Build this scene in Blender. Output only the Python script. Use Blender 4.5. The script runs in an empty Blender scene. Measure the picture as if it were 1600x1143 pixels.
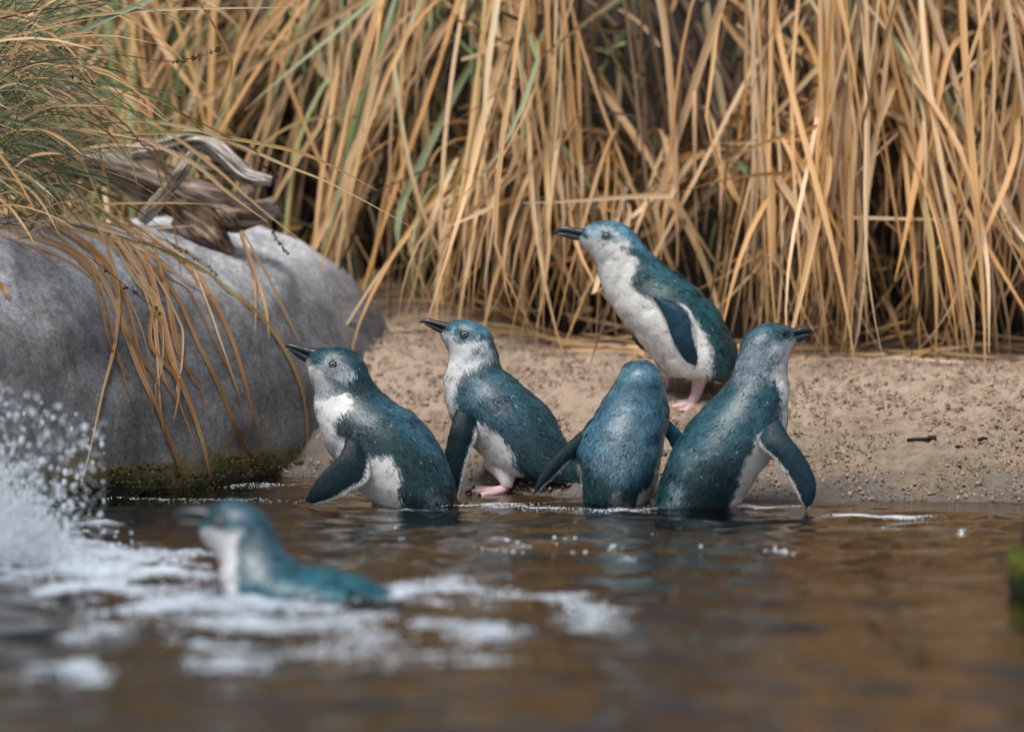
import bpy, math, random
import numpy as np
from mathutils import Vector
from mathutils.bvhtree import BVHTree

random.seed(7)
rng = np.random.default_rng(11)
sc = bpy.context.scene
COL = sc.collection

# ------------------------------------------------------------------ camera, sky, sun, exposure
F = 6600.0                      # focal length in photo pixels (1600 wide)
H = 0.62                        # eye height above the water
PITCH = math.atan(471.5 / F)
cam = bpy.data.cameras.new('camera')
cam.sensor_width = 36.0
cam.lens = F / 1600.0 * 36.0
cam.clip_start = 0.05
cam.clip_end = 500
cam.dof.use_dof = True
cam.dof.focus_distance = 6.08
cam.dof.aperture_fstop = 2.5
cam_o = bpy.data.objects.new('camera', cam)
COL.objects.link(cam_o)
cam_o.location = (0, 0, H)
cam_o.rotation_euler = (math.pi / 2 - PITCH, 0, 0)
sc.camera = cam_o

SUN_EL, SUN_AZ = math.radians(66), math.radians(212)   # azimuth clockwise from +Y: from behind the camera's left
world = bpy.data.worlds.new('World')
sc.world = world
world.use_nodes = True
wn = world.node_tree
bg = wn.nodes['Background']
sky = wn.nodes.new('ShaderNodeTexSky')
sky.sky_type = 'NISHITA'
sky.sun_disc = False
sky.sun_elevation = SUN_EL
sky.sun_rotation = SUN_AZ
sky.air_density = 1.0
sky.dust_density = 2.0
sky.ozone_density = 1.0
hs = wn.nodes.new('ShaderNodeHueSaturation')
hs.inputs['Saturation'].default_value = 0.55
wn.links.new(sky.outputs[0], hs.inputs['Color'])
wn.links.new(hs.outputs[0], bg.inputs['Color'])
bg.inputs['Strength'].default_value = 0.08

sun = bpy.data.lights.new('sun', 'SUN')
sun.energy = 2.9
sun.angle = math.radians(26)
sun.color = (1.0, 0.95, 0.89)
sun_o = bpy.data.objects.new('sun', sun)
COL.objects.link(sun_o)
sd = Vector((math.sin(SUN_AZ) * math.cos(SUN_EL), math.cos(SUN_AZ) * math.cos(SUN_EL), math.sin(SUN_EL)))
sun_o.rotation_euler = sd.to_track_quat('Z', 'Y').to_euler()
sun_o.location = (0, 0, 5)

sc.view_settings.view_transform = 'Standard'
sc.view_settings.look = 'None'
sc.view_settings.gamma = 1
sc.view_settings.use_curve_mapping = False
sc.view_settings.exposure = 0.47
sc.render.engine = 'CYCLES'
sc.cycles.max_bounces = 8
sc.cycles.transparent_max_bounces = 16
sc.cycles.use_denoising = True

# ------------------------------------------------------------------ helpers
CP, SP = math.cos(PITCH), math.sin(PITCH)


def ray(px, py):
    u = (np.asarray(px, float) - 800.0) / F
    v = (571.5 - np.asarray(py, float)) / F
    return u, CP + v * SP, -SP + v * CP


def at(px, py, D):
    """world point seen at photo pixel (px,py) on the upright plane y = D"""
    dx, dy, dz = ray(px, py)
    k = D / dy
    return np.stack([dx * k, np.broadcast_to(D, np.shape(dx * k)) + 0.0, H + dz * k], -1)


def _h(ix, iy, iz, s):
    n = (ix * 374761393 + iy * 668265263 + iz * 2147483647 * 3 + s * 1274126177) & 0xFFFFFFFF
    n = ((n ^ (n >> 13)) * 1274126177) & 0xFFFFFFFF
    n = ((n ^ (n >> 15)) * 2246822519) & 0xFFFFFFFF
    return ((n ^ (n >> 16)) & 0xFFFFFF) / float(0xFFFFFF)


def vn(p, s=0):
    p = np.asarray(p, float)
    i = np.floor(p).astype(np.int64)
    f = p - i
    f = f * f * (3 - 2 * f)
    r = 0
    for a in (0, 1):
        for b in (0, 1):
            for c in (0, 1):
                w = (f[..., 0] if a else 1 - f[..., 0]) * (f[..., 1] if b else 1 - f[..., 1]) * (f[..., 2] if c else 1 - f[..., 2])
                r = r + w * _h(i[..., 0] + a, i[..., 1] + b, i[..., 2] + c, s)
    return r * 2 - 1


def fbm(p, octaves=4, s=0, gain=0.5):
    r, a = 0, 1.0
    p = np.asarray(p, float)
    for o in range(octaves):
        r = r + a * vn(p, s + o * 17)
        p = p * 2.03 + 3.7
        a *= gain
    return r


def sstep(a, b, x):
    t = np.clip((x - a) / (b - a), 0, 1)
    return t * t * (3 - 2 * t)


def mix(a, b, m):
    return a * (1 - m) + b * m


def mesh(name, v, f, mat=None, parent=None, col=None, smooth=True, uv=None, extra=None):
    """one mesh object from arrays; v world coordinates, f (n,3) or (n,4) or list of such"""
    v = np.asarray(v, float)
    fs = [np.asarray(q, np.int32) for q in (f if isinstance(f, list) else [f])]
    me = bpy.data.meshes.new(name)
    if parent is not None:
        v = v - np.array(parent_loc(parent))
    me.vertices.add(len(v))
    me.vertices.foreach_set('co', v.astype(np.float32).ravel())
    idx = np.concatenate([q.ravel() for q in fs])
    tot = np.concatenate([np.full(len(q), q.shape[1], np.int32) for q in fs])
    me.loops.add(len(idx))
    me.loops.foreach_set('vertex_index', idx)
    me.polygons.add(len(tot))
    st = np.concatenate([[0], np.cumsum(tot)[:-1]]).astype(np.int32)
    me.polygons.foreach_set('loop_start', st)
    me.polygons.foreach_set('loop_total', tot)
    me.polygons.foreach_set('use_smooth', np.full(len(tot), smooth))
    if col is not None:
        ca = me.color_attributes.new('col', 'FLOAT_COLOR', 'POINT')
        c4 = np.ones((len(v), 4), np.float32)
        c4[:, :3] = col
        ca.data.foreach_set('color', c4.ravel())
    if uv is not None:
        ul = me.uv_layers.new(name='UVMap')
        ul.data.foreach_set('uv', np.asarray(uv, np.float32)[idx].ravel())
    if extra:
        for k, a in extra.items():
            at_ = me.attributes.new(k, 'FLOAT', 'POINT')
            at_.data.foreach_set('value', np.asarray(a, np.float32).ravel())
    me.update(calc_edges=True)
    me.validate()
    o = bpy.data.objects.new(name, me)
    COL.objects.link(o)
    if mat:
        me.materials.append(mat)
    if parent is not None:
        o.parent = parent
    return o


def parent_loc(p):
    l = np.array(p.location)
    q = p.parent
    while q is not None:
        l = l + np.array(q.location)
        q = q.parent
    return l


def thing(name, label, cat, loc, group=None):
    o = bpy.data.objects.new(name, None)
    COL.objects.link(o)
    o.empty_display_size = 0.05
    o.location = [float(q) for q in loc]
    o['label'] = label
    o['category'] = cat
    if group:
        o['group'] = group
    return o


def tag(o, label, cat, group=None):
    o['label'] = label
    o['category'] = cat
    if group:
        o['group'] = group
    return o


def cr(pts, n, k=None):
    """Catmull-Rom resampling of an (m,d) list to n points, evenly in parameter"""
    P = np.asarray(pts, float)
    m = len(P)
    t = np.linspace(0, m - 1, n) if k is None else k
    i = np.clip(np.floor(t).astype(int), 0, m - 2)
    f = (t - i)[:, None]
    p0, p1, p2, p3 = P[np.clip(i - 1, 0, m - 1)], P[i], P[i + 1], P[np.clip(i + 2, 0, m - 1)]
    return 0.5 * ((2 * p1) + (-p0 + p2) * f + (2 * p0 - 5 * p1 + 4 * p2 - p3) * f ** 2 + (-p0 + 3 * p1 - 3 * p2 + p3) * f ** 3)


def grid_faces(nv, nt, closed=True):
    i = np.arange(nv - 1)[:, None]
    j = np.arange(nt if closed else nt - 1)[None, :]
    j2 = (j + 1) % nt
    a = i * nt + j
    b = i * nt + j2
    return np.stack([a, b, b + nt, a + nt], -1).reshape(-1, 4)


# ------------------------------------------------------------------ materials
def newmat(name):
    m = bpy.data.materials.new(name)
    m.use_nodes = True
    nt = m.node_tree
    return m, nt, nt.nodes['Principled BSDF']


def N(nt, t, **kw):
    n = nt.nodes.new(t)
    for k, v in kw.items():
        if k in n.inputs:
            n.inputs[k].default_value = v
        else:
            setattr(n, k, v)
    return n


def noise_bump(nt, p, scale, strength, dist, coord='Object', detail=4, stretch=None):
    tc = N(nt, 'ShaderNodeTexCoord')
    src = tc.outputs[coord]
    if stretch:
        mp = N(nt, 'ShaderNodeMapping')
        mp.inputs['Scale'].default_value = stretch
        nt.links.new(src, mp.inputs['Vector'])
        src = mp.outputs[0]
    no = N(nt, 'ShaderNodeTexNoise', Scale=scale, Detail=detail)
    nt.links.new(src, no.inputs['Vector'])
    bp = N(nt, 'ShaderNodeBump', Strength=strength, Distance=dist)
    nt.links.new(no.outputs['Fac'], bp.inputs['Height'])
    nt.links.new(bp.outputs[0], p.inputs['Normal'])
    return no, src


def attr_mat(name, rough, spec=0.3, noise=None, bump=None, trans=0.0, coord='Object', stretch=None, sheen=0.0, var=0.25):
    m, nt, p = newmat(name)
    a = N(nt, 'ShaderNodeAttribute', attribute_name='col')
    out = a.outputs['Color']
    p.inputs['Roughness'].default_value = rough
    p.inputs['Specular IOR Level'].default_value = spec
    if sheen:
        p.inputs['Sheen Weight'].default_value = sheen
        p.inputs['Sheen Roughness'].default_value = 0.4
    if noise:
        no, src = noise_bump(nt, p, noise, bump[0], bump[1], coord, 4, stretch)
        mr = N(nt, 'ShaderNodeMapRange')
        mr.inputs['From Min'].default_value = 0.3
        mr.inputs['From Max'].default_value = 0.7
        mr.inputs['To Min'].default_value = 1 - var
        mr.inputs['To Max'].default_value = 1 + var
        nt.links.new(no.outputs['Fac'], mr.inputs['Value'])
        mx = N(nt, 'ShaderNodeVectorMath', operation='SCALE')
        nt.links.new(out, mx.inputs[0])
        nt.links.new(mr.outputs[0], mx.inputs['Scale'])
        out = mx.outputs[0]
    nt.links.new(out, p.inputs['Base Color'])
    if trans:
        tr = N(nt, 'ShaderNodeBsdfTranslucent')
        nt.links.new(out, tr.inputs['Color'])
        ms = N(nt, 'ShaderNodeMixShader', Fac=trans)
        nt.links.new(p.outputs[0], ms.inputs[1])
        nt.links.new(tr.outputs[0], ms.inputs[2])
        nt.links.new(ms.outputs[0], nt.nodes['Material Output'].inputs['Surface'])
    return m


def plain(name, c, rough, spec=0.5, noise=None, bump=(0.3, 0.002)):
    m, nt, p = newmat(name)
    p.inputs['Base Color'].default_value = (*c, 1)
    p.inputs['Roughness'].default_value = rough
    p.inputs['Specular IOR Level'].default_value = spec
    if noise:
        noise_bump(nt, p, noise, *bump)
    return m


M_PLUME = attr_mat('plumage', 0.42, 0.5, 420, (0.25, 0.001), sheen=0.12, var=0.2)
M_FEATHER = attr_mat('feather', 0.38, 0.42)
M_FLIPFEATHER = attr_mat('flipper_feather', 0.55, 0.2)
M_FLIP = attr_mat('flipper_skin', 0.5, 0.22, 900, (0.3, 0.0006), var=0.2)
M_BEAK = plain('beak_horn', (0.022, 0.026, 0.034), 0.32, 0.5, 130, (0.35, 0.002))
M_IRIS = plain('iris', (0.42, 0.44, 0.42), 0.3, 0.3)
M_BLACK = plain('pupil', (0.004, 0.004, 0.005), 0.3, 0.2)
M_LID = plain('eyelid', (0.012, 0.016, 0.02), 0.5, 0.4)
M_FOOT = attr_mat('pink_skin', 0.45, 0.35, 300, (0.5, 0.002), var=0.18)
M_CLAW = plain('claw', (0.015, 0.013, 0.013), 0.35)
M_BLADE = attr_mat('grass_blade', 0.5, 0.3, trans=0.12)
M_WOOD = attr_mat('driftwood', 0.85, 0.15, 1.0, (0.9, 0.006), coord='UV', stretch=(26, 5, 1), var=0.45)
M_MOSS = attr_mat('moss', 0.8, 0.2)
M_SEED = plain('seed', (0.10, 0.035, 0.02), 0.6)
M_LITTER = attr_mat('litter', 0.7, 0.2)
M_FOAM = attr_mat('foam', 0.35, 0.5)


# ------------------------------------------------------------------ ground
SHX = np.array([-30, -1.2, -0.62, -0.345, -0.047, 0.09, 0.36, 0.72, 1.2, 30.])
SHY = np.array([6.9, 6.6, 6.47, 6.36, 6.12, 6.045, 5.99, 5.955, 5.93, 5.8])


def shore(x):
    return np.interp(x, SHX, SHY) + 0.012 * vn(np.stack([x * 9, x * 0, x * 0], -1), 5)


def bank(x):
    """depth at which the grassy bank starts to rise"""
    return 7.12 + 0.30 * sstep(0.14, -0.30, x)


def ground0(x, y):
    d = y - shore(x)
    up = 0.30 * d
    k = 0.035
    cap = 0.165 + 0.085 * sstep(0.12, -0.26, x) + 0.012 * vn(np.stack([x * 5, y * 0, x * 0], -1), 3)
    hh = np.clip(0.5 + 0.5 * (up - cap) / k, 0, 1)
    z = up * (1 - hh) + cap * hh - k * hh * (1 - hh)
    z = np.where(d < 0, np.maximum(0.30 * d, -0.06 + 0.09 * (d + 0.2)), z)
    z = np.maximum(z, -0.45)
    z = z + 0.055 * np.exp(-((x + 0.24) / 0.13) ** 2 - ((y - 6.66) / 0.17) ** 2)
    z = z + np.clip((y - bank(x)) * 1.6, 0, 1.15) + 0.02 * np.clip(y - 7.9, 0, 40)
    return z


def ground_hit(px, py):
    for D in np.arange(4.0, 8, 0.004):
        p = at(px, py, D)
        if p[2] <= ground0(p[0], p[1]):
            return p
    return p


def axis(lo, hi, step, far):
    m = np.arange(lo, hi + step / 2, step)
    e = np.cumsum(0.05 * 1.5 ** np.arange(20))
    e = e[e < far]
    return np.concatenate([(lo - e)[::-1], m, hi + e])


gx = axis(-0.95, 1.0, 0.0055, 60)
gy = np.concatenate([[-60, -20, -8, -2, 1, 3, 4, 4.6, 5.1, 5.4, 5.6, 5.75], np.arange(5.8, 6.95, 0.0055), np.arange(7.0, 8.3, 0.04), [8.8, 10, 14, 20, 40, 80]])
X, Y = np.meshgrid(gx, gy)
dsh = Y - shore(X)
amp = sstep(-0.06, 0.06, dsh) * (1 - 0.4 * sstep(0.5, 0.8, dsh)) * 1.0
p3 = np.stack([X, Y, X * 0], -1)
lump = np.maximum(fbm(p3 * 55, 3, 1), -0.3)
lump2 = fbm(p3 * 18, 3, 9)
Z = ground0(X, Y) + amp * (0.0042 * lump + 0.0030 * lump2 + 0.0036 * fbm(p3 * 110, 3, 8)) + 0.0015 * lump2 * sstep(-.3, 0, dsh)
pits = sstep(0.3, 0.8, fbm(p3 * np.array([60, 85, 1]), 2, 31))
Z -= 0.005 * pits * amp
# wetness drives colour and gloss: wet at the water's edge
wet = 1 - sstep(0.0, 0.17, dsh + 0.06 * fbm(p3 * 14, 3, 44))
dry = np.array([0.375, 0.288, 0.22])
damp = np.array([0.235, 0.182, 0.135])
wetc = np.array([0.115, 0.102, 0.092])
shaded_humus = np.array([0.012, 0.009, 0.006])  # dark bank soil, darkened further for the shade inside the grass
dm = sstep(0.05, 0.38, dsh + 0.1 * fbm(p3 * 8, 3, 77))[..., None]
C = mix(damp, dry, dm)
C = mix(C, np.array([0.17, 0.115, 0.07]), (0.7 * sstep(0.0, 0.7, fbm(p3 * np.array([75, 110, 1]), 3, 3)) * (1 - 0.5 * sstep(0.35, .6, dsh)))[..., None])
alg = sstep(0.0, 0.5, fbm(p3 * 11, 3, 90)) * sstep(0.02, 0.06, dsh) * (1 - sstep(0.1, 0.25, dsh))
C = mix(C, np.array([0.17, 0.15, 0.06]), 0.55 * alg[..., None])
C = mix(C, wetc, wet[..., None])
C = mix(C, np.array([0.042, 0.029, 0.014]) * (1 + .35 * fbm(p3 * 7, 3, 15))[..., None], sstep(0.0, 0.25, -dsh)[..., None])
C = mix(C, shaded_humus, sstep(-0.17, 0.03, Y + 0.03 * lump2 - bank(X))[..., None])
M_SAND, nt, p = newmat('sand')
a = N(nt, 'ShaderNodeAttribute', attribute_name='col')
w = N(nt, 'ShaderNodeAttribute', attribute_name='wet')
tc = N(nt, 'ShaderNodeTexCoord')
no = N(nt, 'ShaderNodeTexNoise', Scale=330, Detail=5, Roughness=0.7)
nt.links.new(tc.outputs['Object'], no.inputs['Vector'])
mr = N(nt, 'ShaderNodeMapRange')
for k_, v_ in (('From Min', 0.3), ('From Max', 0.7), ('To Min', 0.68), ('To Max', 1.3)):
    mr.inputs[k_].default_value = v_
nt.links.new(no.outputs['Fac'], mr.inputs['Value'])
mx = N(nt, 'ShaderNodeVectorMath', operation='SCALE')
nt.links.new(a.outputs['Color'], mx.inputs[0])
nt.links.new(mr.outputs[0], mx.inputs['Scale'])
nt.links.new(mx.outputs[0], p.inputs['Base Color'])
mr2 = N(nt, 'ShaderNodeMapRange')
mr2.inputs['To Min'].default_value = 0.9
mr2.inputs['To Max'].default_value = 0.30
nt.links.new(w.outputs['Fac'], mr2.inputs['Value'])
nt.links.new(mr2.outputs[0], p.inputs['Roughness'])
bp = N(nt, 'ShaderNodeBump', Strength=0.7, Distance=0.004)
nt.links.new(no.outputs['Fac'], bp.inputs['Height'])
nt.links.new(bp.outputs[0], p.inputs['Normal'])
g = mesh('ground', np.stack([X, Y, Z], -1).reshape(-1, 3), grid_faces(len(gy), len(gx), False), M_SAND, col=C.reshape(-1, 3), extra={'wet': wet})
g['kind'] = 'structure'

# ------------------------------------------------------------------ water
wx = axis(-1.0, 1.0, 0.008, 60)
wy = np.concatenate([[-60, -20, -8, -2, 1, 2.2, 2.8], np.arange(3.2, 6.56, 0.009), [6.7]])
X, Y = np.meshgrid(wx, wy)
p3 = np.stack([X, Y, X * 0], -1)


def turb(x, y):
    """how churned the water is: strong near the splash at the left"""
    a = np.exp(-(((x + 0.62) / 0.42) ** 2 + ((y - 5.15) / 0.38) ** 2))
    b = np.exp(-(((x + 0.25) / 0.38) ** 2 + ((y - 4.85) / 0.28) ** 2))
    return np.clip(a + 0.55 * b, 0, 1)


def wave(x, y):
    q = np.stack([x, y, x * 0], -1)
    T = turb(x, y)
    z = 0.0050 * fbm(q * np.array([6, 12, 1]), 2, 2) + 0.0027 * fbm(q * np.array([13, 30, 1]), 2, 6) + 0.0005 * fbm(q * np.array([40, 75, 1]), 2, 14)
    for cx, cy, lam, am in ((-0.2, 5.98, 0.05, 0.0011), (0.25, 5.92, 0.045, 0.0012), (0.17, 6.0, 0.04, 0.0008), (-0.45, 5.0, 0.07, 0.0016), (0.55, 6.0, 0.06, 0.0006)):
        r = np.hypot(x - cx, y - cy) + 0.02 * vn(q * 6, 12)
        z += am * np.sin(r * 2 * math.pi / lam) * np.exp(-r / 0.35) * sstep(0, .08, r)
    z += T * 0.006 * fbm(q * np.array([14, 22, 1]), 4, 21)
    calm = 0.35 + 0.65 * sstep(0.0, 0.25, shore(x) - y)
    return z * calm


M_WATER, nt, p = newmat('water')
nt.nodes.remove(p)
tc = N(nt, 'ShaderNodeTexCoord')
mp = N(nt, 'ShaderNodeMapping')
mp.inputs['Scale'].default_value = (1.0, 1.8, 1.0)
nt.links.new(tc.outputs['Object'], mp.inputs['Vector'])
no = N(nt, 'ShaderNodeTexNoise', Scale=45, Detail=3)
nt.links.new(mp.outputs[0], no.inputs['Vector'])
bp = N(nt, 'ShaderNodeBump', Strength=0.35, Distance=0.002)
nt.links.new(no.outputs['Fac'], bp.inputs['Height'])
fr = N(nt, 'ShaderNodeFresnel', IOR=1.33)
nt.links.new(bp.outputs[0], fr.inputs['Normal'])
tr = N(nt, 'ShaderNodeBsdfTransparent', Color=(0.66, 0.55, 0.38, 1))
gl = N(nt, 'ShaderNodeBsdfGlossy', Color=(1, 1, 1, 1), Roughness=0.012)
nt.links.new(bp.outputs[0], gl.inputs['Normal'])
ms = N(nt, 'ShaderNodeMixShader')
nt.links.new(fr.outputs[0], ms.inputs['Fac'])
nt.links.new(tr.outputs[0], ms.inputs[1])
nt.links.new(gl.outputs[0], ms.inputs[2])
nt.links.new(ms.outputs[0], nt.nodes['Material Output'].inputs['Surface'])
Zw = wave(X, Y)
wat = mesh('water', np.stack([X, Y, Zw], -1).reshape(-1, 3), grid_faces(len(wy), len(wx), False), M_WATER)
wat['kind'] = 'structure'

# ------------------------------------------------------------------ boulder: a long smooth grey rock running back from the left
AX = cr([(-1.75, 5.60), (-1.32, 5.78), (-0.98, 6.02), (-0.78, 6.27), (-0.615, 6.49), (-0.47, 6.72)], 90)
nA, nC = 90, 140
th = np.linspace(-0.12, 1.12, nC) * math.pi        # cross-section from right-front foot over the top
tan = np.gradient(AX, axis=0)
tan /= np.linalg.norm(tan, axis=1)[:, None]
nrm = np.stack([tan[:, 1], -tan[:, 0]], -1)         # to the right and front
R, Hh = 0.285, np.interp(np.linspace(0, 1, nA), [0, .5, .75, 1], [.35, .387, .388, .37])


def sup(c, e):
    return np.sign(c) * np.abs(c) ** (2 / e)


rows = []
for i in range(nA):
    o = R * sup(np.cos(th), 2.5)
    z = np.where(np.sin(th) > 0, Hh[i] * sup(np.abs(np.sin(th)), 2.5), -0.12 * np.abs(np.sin(th)) / math.sin(0.12 * math.pi))
    lean = 0.05 * np.clip(z / Hh[i], 0, 1) ** 1.5       # the face leans back
    rows.append(np.stack([AX[i, 0] + nrm[i, 0] * (o - lean), AX[i, 1] + nrm[i, 1] * (o - lean), z], -1))
# rounded end: sections shrink along the axis
for k in range(1, 41):
    a_ = math.pi / 2 * k / 40
    s, f_ = math.cos(a_) ** (2 / 2.2), math.sin(a_) ** (2 / 2.2)
    o = R * s * sup(np.cos(th), 2.5)
    hz = Hh[-1] * (s ** 0.72)
    z = np.where(np.sin(th) > 0, hz * sup(np.abs(np.sin(th)), 2.4), -0.12 * np.abs(np.sin(th)) / math.sin(0.12 * math.pi))
    lean = 0.05 * s * np.clip(z / max(hz, 1e-3), 0, 1) ** 1.5
    c = AX[-1] + tan[-1] * (0.30 * f_)
    rows.append(np.stack([c[0] + nrm[-1, 0] * (o - lean), c[1] + nrm[-1, 1] * (o - lean), z], -1))
P = np.array(rows)
nR = len(P)
du = np.gradient(P, axis=0)
dv = np.gradient(P, axis=1)
nn = np.cross(dv, du)
nn /= np.maximum(np.linalg.norm(nn, axis=2), 1e-9)[..., None]
cen = P.mean(axis=1, keepdims=True)
if ((nn * (P - cen)).sum(-1)).mean() < 0:
    nn = -nn
P = P + nn * (0.016 * fbm(P * 5, 3, 60) + 0.004 * fbm(P * 22, 4, 61) + 0.0015 * fbm(P * 90, 2, 66))[..., None]
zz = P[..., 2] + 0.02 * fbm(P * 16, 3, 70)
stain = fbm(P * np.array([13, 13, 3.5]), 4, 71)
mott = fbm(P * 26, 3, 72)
C = mix(np.array([0.118, 0.122, 0.130]), np.array([0.48, 0.50, 0.54]), (sstep(0.22, 0.35, zz + 0.06 * stain))[..., None])  # dry pale top over damp face, skylight on top also put into colour
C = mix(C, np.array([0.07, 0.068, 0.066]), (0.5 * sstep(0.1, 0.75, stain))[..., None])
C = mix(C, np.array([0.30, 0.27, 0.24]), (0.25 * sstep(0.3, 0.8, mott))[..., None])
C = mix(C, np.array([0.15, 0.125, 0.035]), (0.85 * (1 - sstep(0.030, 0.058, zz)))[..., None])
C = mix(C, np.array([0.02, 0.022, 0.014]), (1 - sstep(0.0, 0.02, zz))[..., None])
M_ROCK, nt, p = newmat('rock')
a = N(nt, 'ShaderNodeAttribute', attribute_name='col')
tc = N(nt, 'ShaderNodeTexCoord')
no = N(nt, 'ShaderNodeTexNoise', Scale=120, Detail=6, Roughness=0.8)
nt.links.new(tc.outputs['Object'], no.inputs['Vector'])
n2 = N(nt, 'ShaderNodeTexNoise', Scale=260, Detail=3, Roughness=0.6)
nt.links.new(tc.outputs['Object'], n2.inputs['Vector'])
mr = N(nt, 'ShaderNodeMapRange')
for k_, v_ in (('From Min', 0.32), ('From Max', 0.68), ('To Min', 0.5), ('To Max', 1.6)):
    mr.inputs[k_].default_value = v_
nt.links.new(no.outputs['Fac'], mr.inputs['Value'])
mx = N(nt, 'ShaderNodeVectorMath', operation='SCALE')
nt.links.new(a.outputs['Color'], mx.inputs[0])
nt.links.new(mr.outputs[0], mx.inputs['Scale'])
rp = N(nt, 'ShaderNodeMapRange')
for k_, v_ in (('From Min', 0.66), ('From Max', 0.72), ('To Min', 0.0), ('To Max', 0.5)):
    rp.inputs[k_].default_value = v_
nt.links.new(n2.outputs['Fac'], rp.inputs['Value'])
mc = N(nt, 'ShaderNodeMix', data_type='RGBA')
nt.links.new(rp.outputs[0], mc.inputs['Factor'])
mp = N(nt, 'ShaderNodeMapping')
mp.inputs['Scale'].default_value = (1, 1, 0.3)
nt.links.new(tc.outputs['Object'], mp.inputs['Vector'])
n3 = N(nt, 'ShaderNodeTexNoise', Scale=34, Detail=8, Roughness=0.7)
nt.links.new(mp.outputs[0], n3.inputs['Vector'])
m3 = N(nt, 'ShaderNodeMapRange')
for k_, v_ in (('From Min', 0.34), ('From Max', 0.66), ('To Min', 0.68), ('To Max', 1.28)):
    m3.inputs[k_].default_value = v_
nt.links.new(n3.outputs['Fac'], m3.inputs['Value'])
mx3 = N(nt, 'ShaderNodeVectorMath', operation='SCALE')
nt.links.new(mx.outputs[0], mx3.inputs[0])
nt.links.new(m3.outputs[0], mx3.inputs['Scale'])
nt.links.new(mx3.outputs[0], mc.inputs['A'])
mc.inputs['B'].default_value = (0.5, 0.48, 0.45, 1)
nt.links.new(mc.outputs['Result'], p.inputs['Base Color'])
p.inputs['Roughness'].default_value = 0.62
p.inputs['Specular IOR Level'].default_value = 0.35
bp = N(nt, 'ShaderNodeBump', Strength=0.7, Distance=0.004)
nt.links.new(no.outputs['Fac'], bp.inputs['Height'])
nt.links.new(bp.outputs[0], p.inputs['Normal'])
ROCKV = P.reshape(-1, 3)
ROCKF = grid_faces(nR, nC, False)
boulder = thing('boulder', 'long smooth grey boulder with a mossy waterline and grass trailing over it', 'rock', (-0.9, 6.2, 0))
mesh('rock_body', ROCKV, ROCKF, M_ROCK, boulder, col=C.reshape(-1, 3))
BVH = BVHTree.FromPolygons([Vector(q) for q in ROCKV], [tuple(int(i) for i in q) for q in ROCKF])
ORI = Vector((0, 0, H))


def rock_D(px, py):
    dx, dy, dz = ray(px, py)
    hit = BVH.ray_cast(ORI, Vector((float(dx), float(dy), float(dz))))
    return hit[0].y if hit[0] is not None else None


def scatter_flakes(p, n, t, L, W, lift, c_root, c_tip, base=0.0004):
    """small leaf-shaped flakes: root p, surface normal n, pointing along t"""
    s = np.cross(n, t)
    s /= np.maximum(np.linalg.norm(s, axis=1), 1e-9)[:, None]
    L, W, lift = [np.asarray(q)[:, None] for q in (L, W, lift)]
    v0 = p + n * (base - lift * 0.3)
    vm = p + t * L * 0.45 + n * (base + lift * 0.75)
    v1 = vm + s * W * 0.5 - n * lift * 0.25
    v2 = vm - s * W * 0.5 - n * lift * 0.25
    v3 = p + t * L + n * (base + lift)
    V = np.stack([v0, v1, vm, v2, v3], 1).reshape(-1, 3)
    k = np.arange(len(p))[:, None] * 5
    Fc = np.concatenate([k + np.array([[0, 1, 2]]), k + np.array([[0, 2, 3]]), k + np.array([[1, 4, 2]]), k + np.array([[2, 4, 3]])])
    cm = mix(c_root, c_tip, 0.35)
    Cc = np.stack([c_root, cm, cm * 0.9, cm, c_tip], 1).reshape(-1, 3)
    return V, Fc, Cc


# moss cushions along the waterline of the boulder
sel = np.where((P[..., 2] > -0.012) & (P[..., 2] < 0.030 + 0.014 * stain) & (np.arange(nR)[:, None] > 30) & (P[..., 0] > -1.1))
ii = rng.integers(0, len(sel[0]), 30000)
pi_, ni_ = P[sel][ii], nn[sel][ii]
pi_ = pi_ + rng.normal(0, 0.004, pi_.shape) * np.array([1, 1, .6])
keep = (fbm(pi_ * 60, 2, 5) > -0.5)
pi_, ni_ = pi_[keep], ni_[keep]
puff = 0.024 * np.clip(fbm(pi_ * 45, 2, 8) + 0.5, 0, 1.2) * sstep(0.04, 0.015, pi_[:, 2])
t = rng.normal(0, 1, pi_.shape) + ni_ * 1.2 + np.array([0, 0, .3])
t /= np.linalg.norm(t, axis=1)[:, None]
n_ = rng.normal(0, 1, pi_.shape)
hcol = sstep(-0.005, 0.035, pi_[:, 2] + 0.008 * vn(pi_ * 50, 3))[:, None]
c0 = mix(np.array([0.006, 0.011, 0.009]), np.array([0.050, 0.050, 0.012]), hcol) * rng.uniform(.6, 1.3, (len(pi_), 1))
V, Fc, Cc = scatter_flakes(pi_ + ni_ * puff[:, None], n_ / np.linalg.norm(n_, axis=1)[:, None], t, rng.uniform(.004, .009, len(pi_)), rng.uniform(.002, .004, len(pi_)), np.full(len(pi_), .001), c0, c0 * 1.6)
mo = mesh('moss', V, Fc, M_MOSS, boulder, col=Cc)
mo['kind'] = 'stuff'


# ------------------------------------------------------------------ ribbons: blades of grass
def bez(P0, P1, P2, P3, n):
    t = np.linspace(0, 1, n)[:, None]
    return (1 - t) ** 3 * P0 + 3 * (1 - t) ** 2 * t * P1 + 3 * (1 - t) * t ** 2 * P2 + t ** 3 * P3


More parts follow.
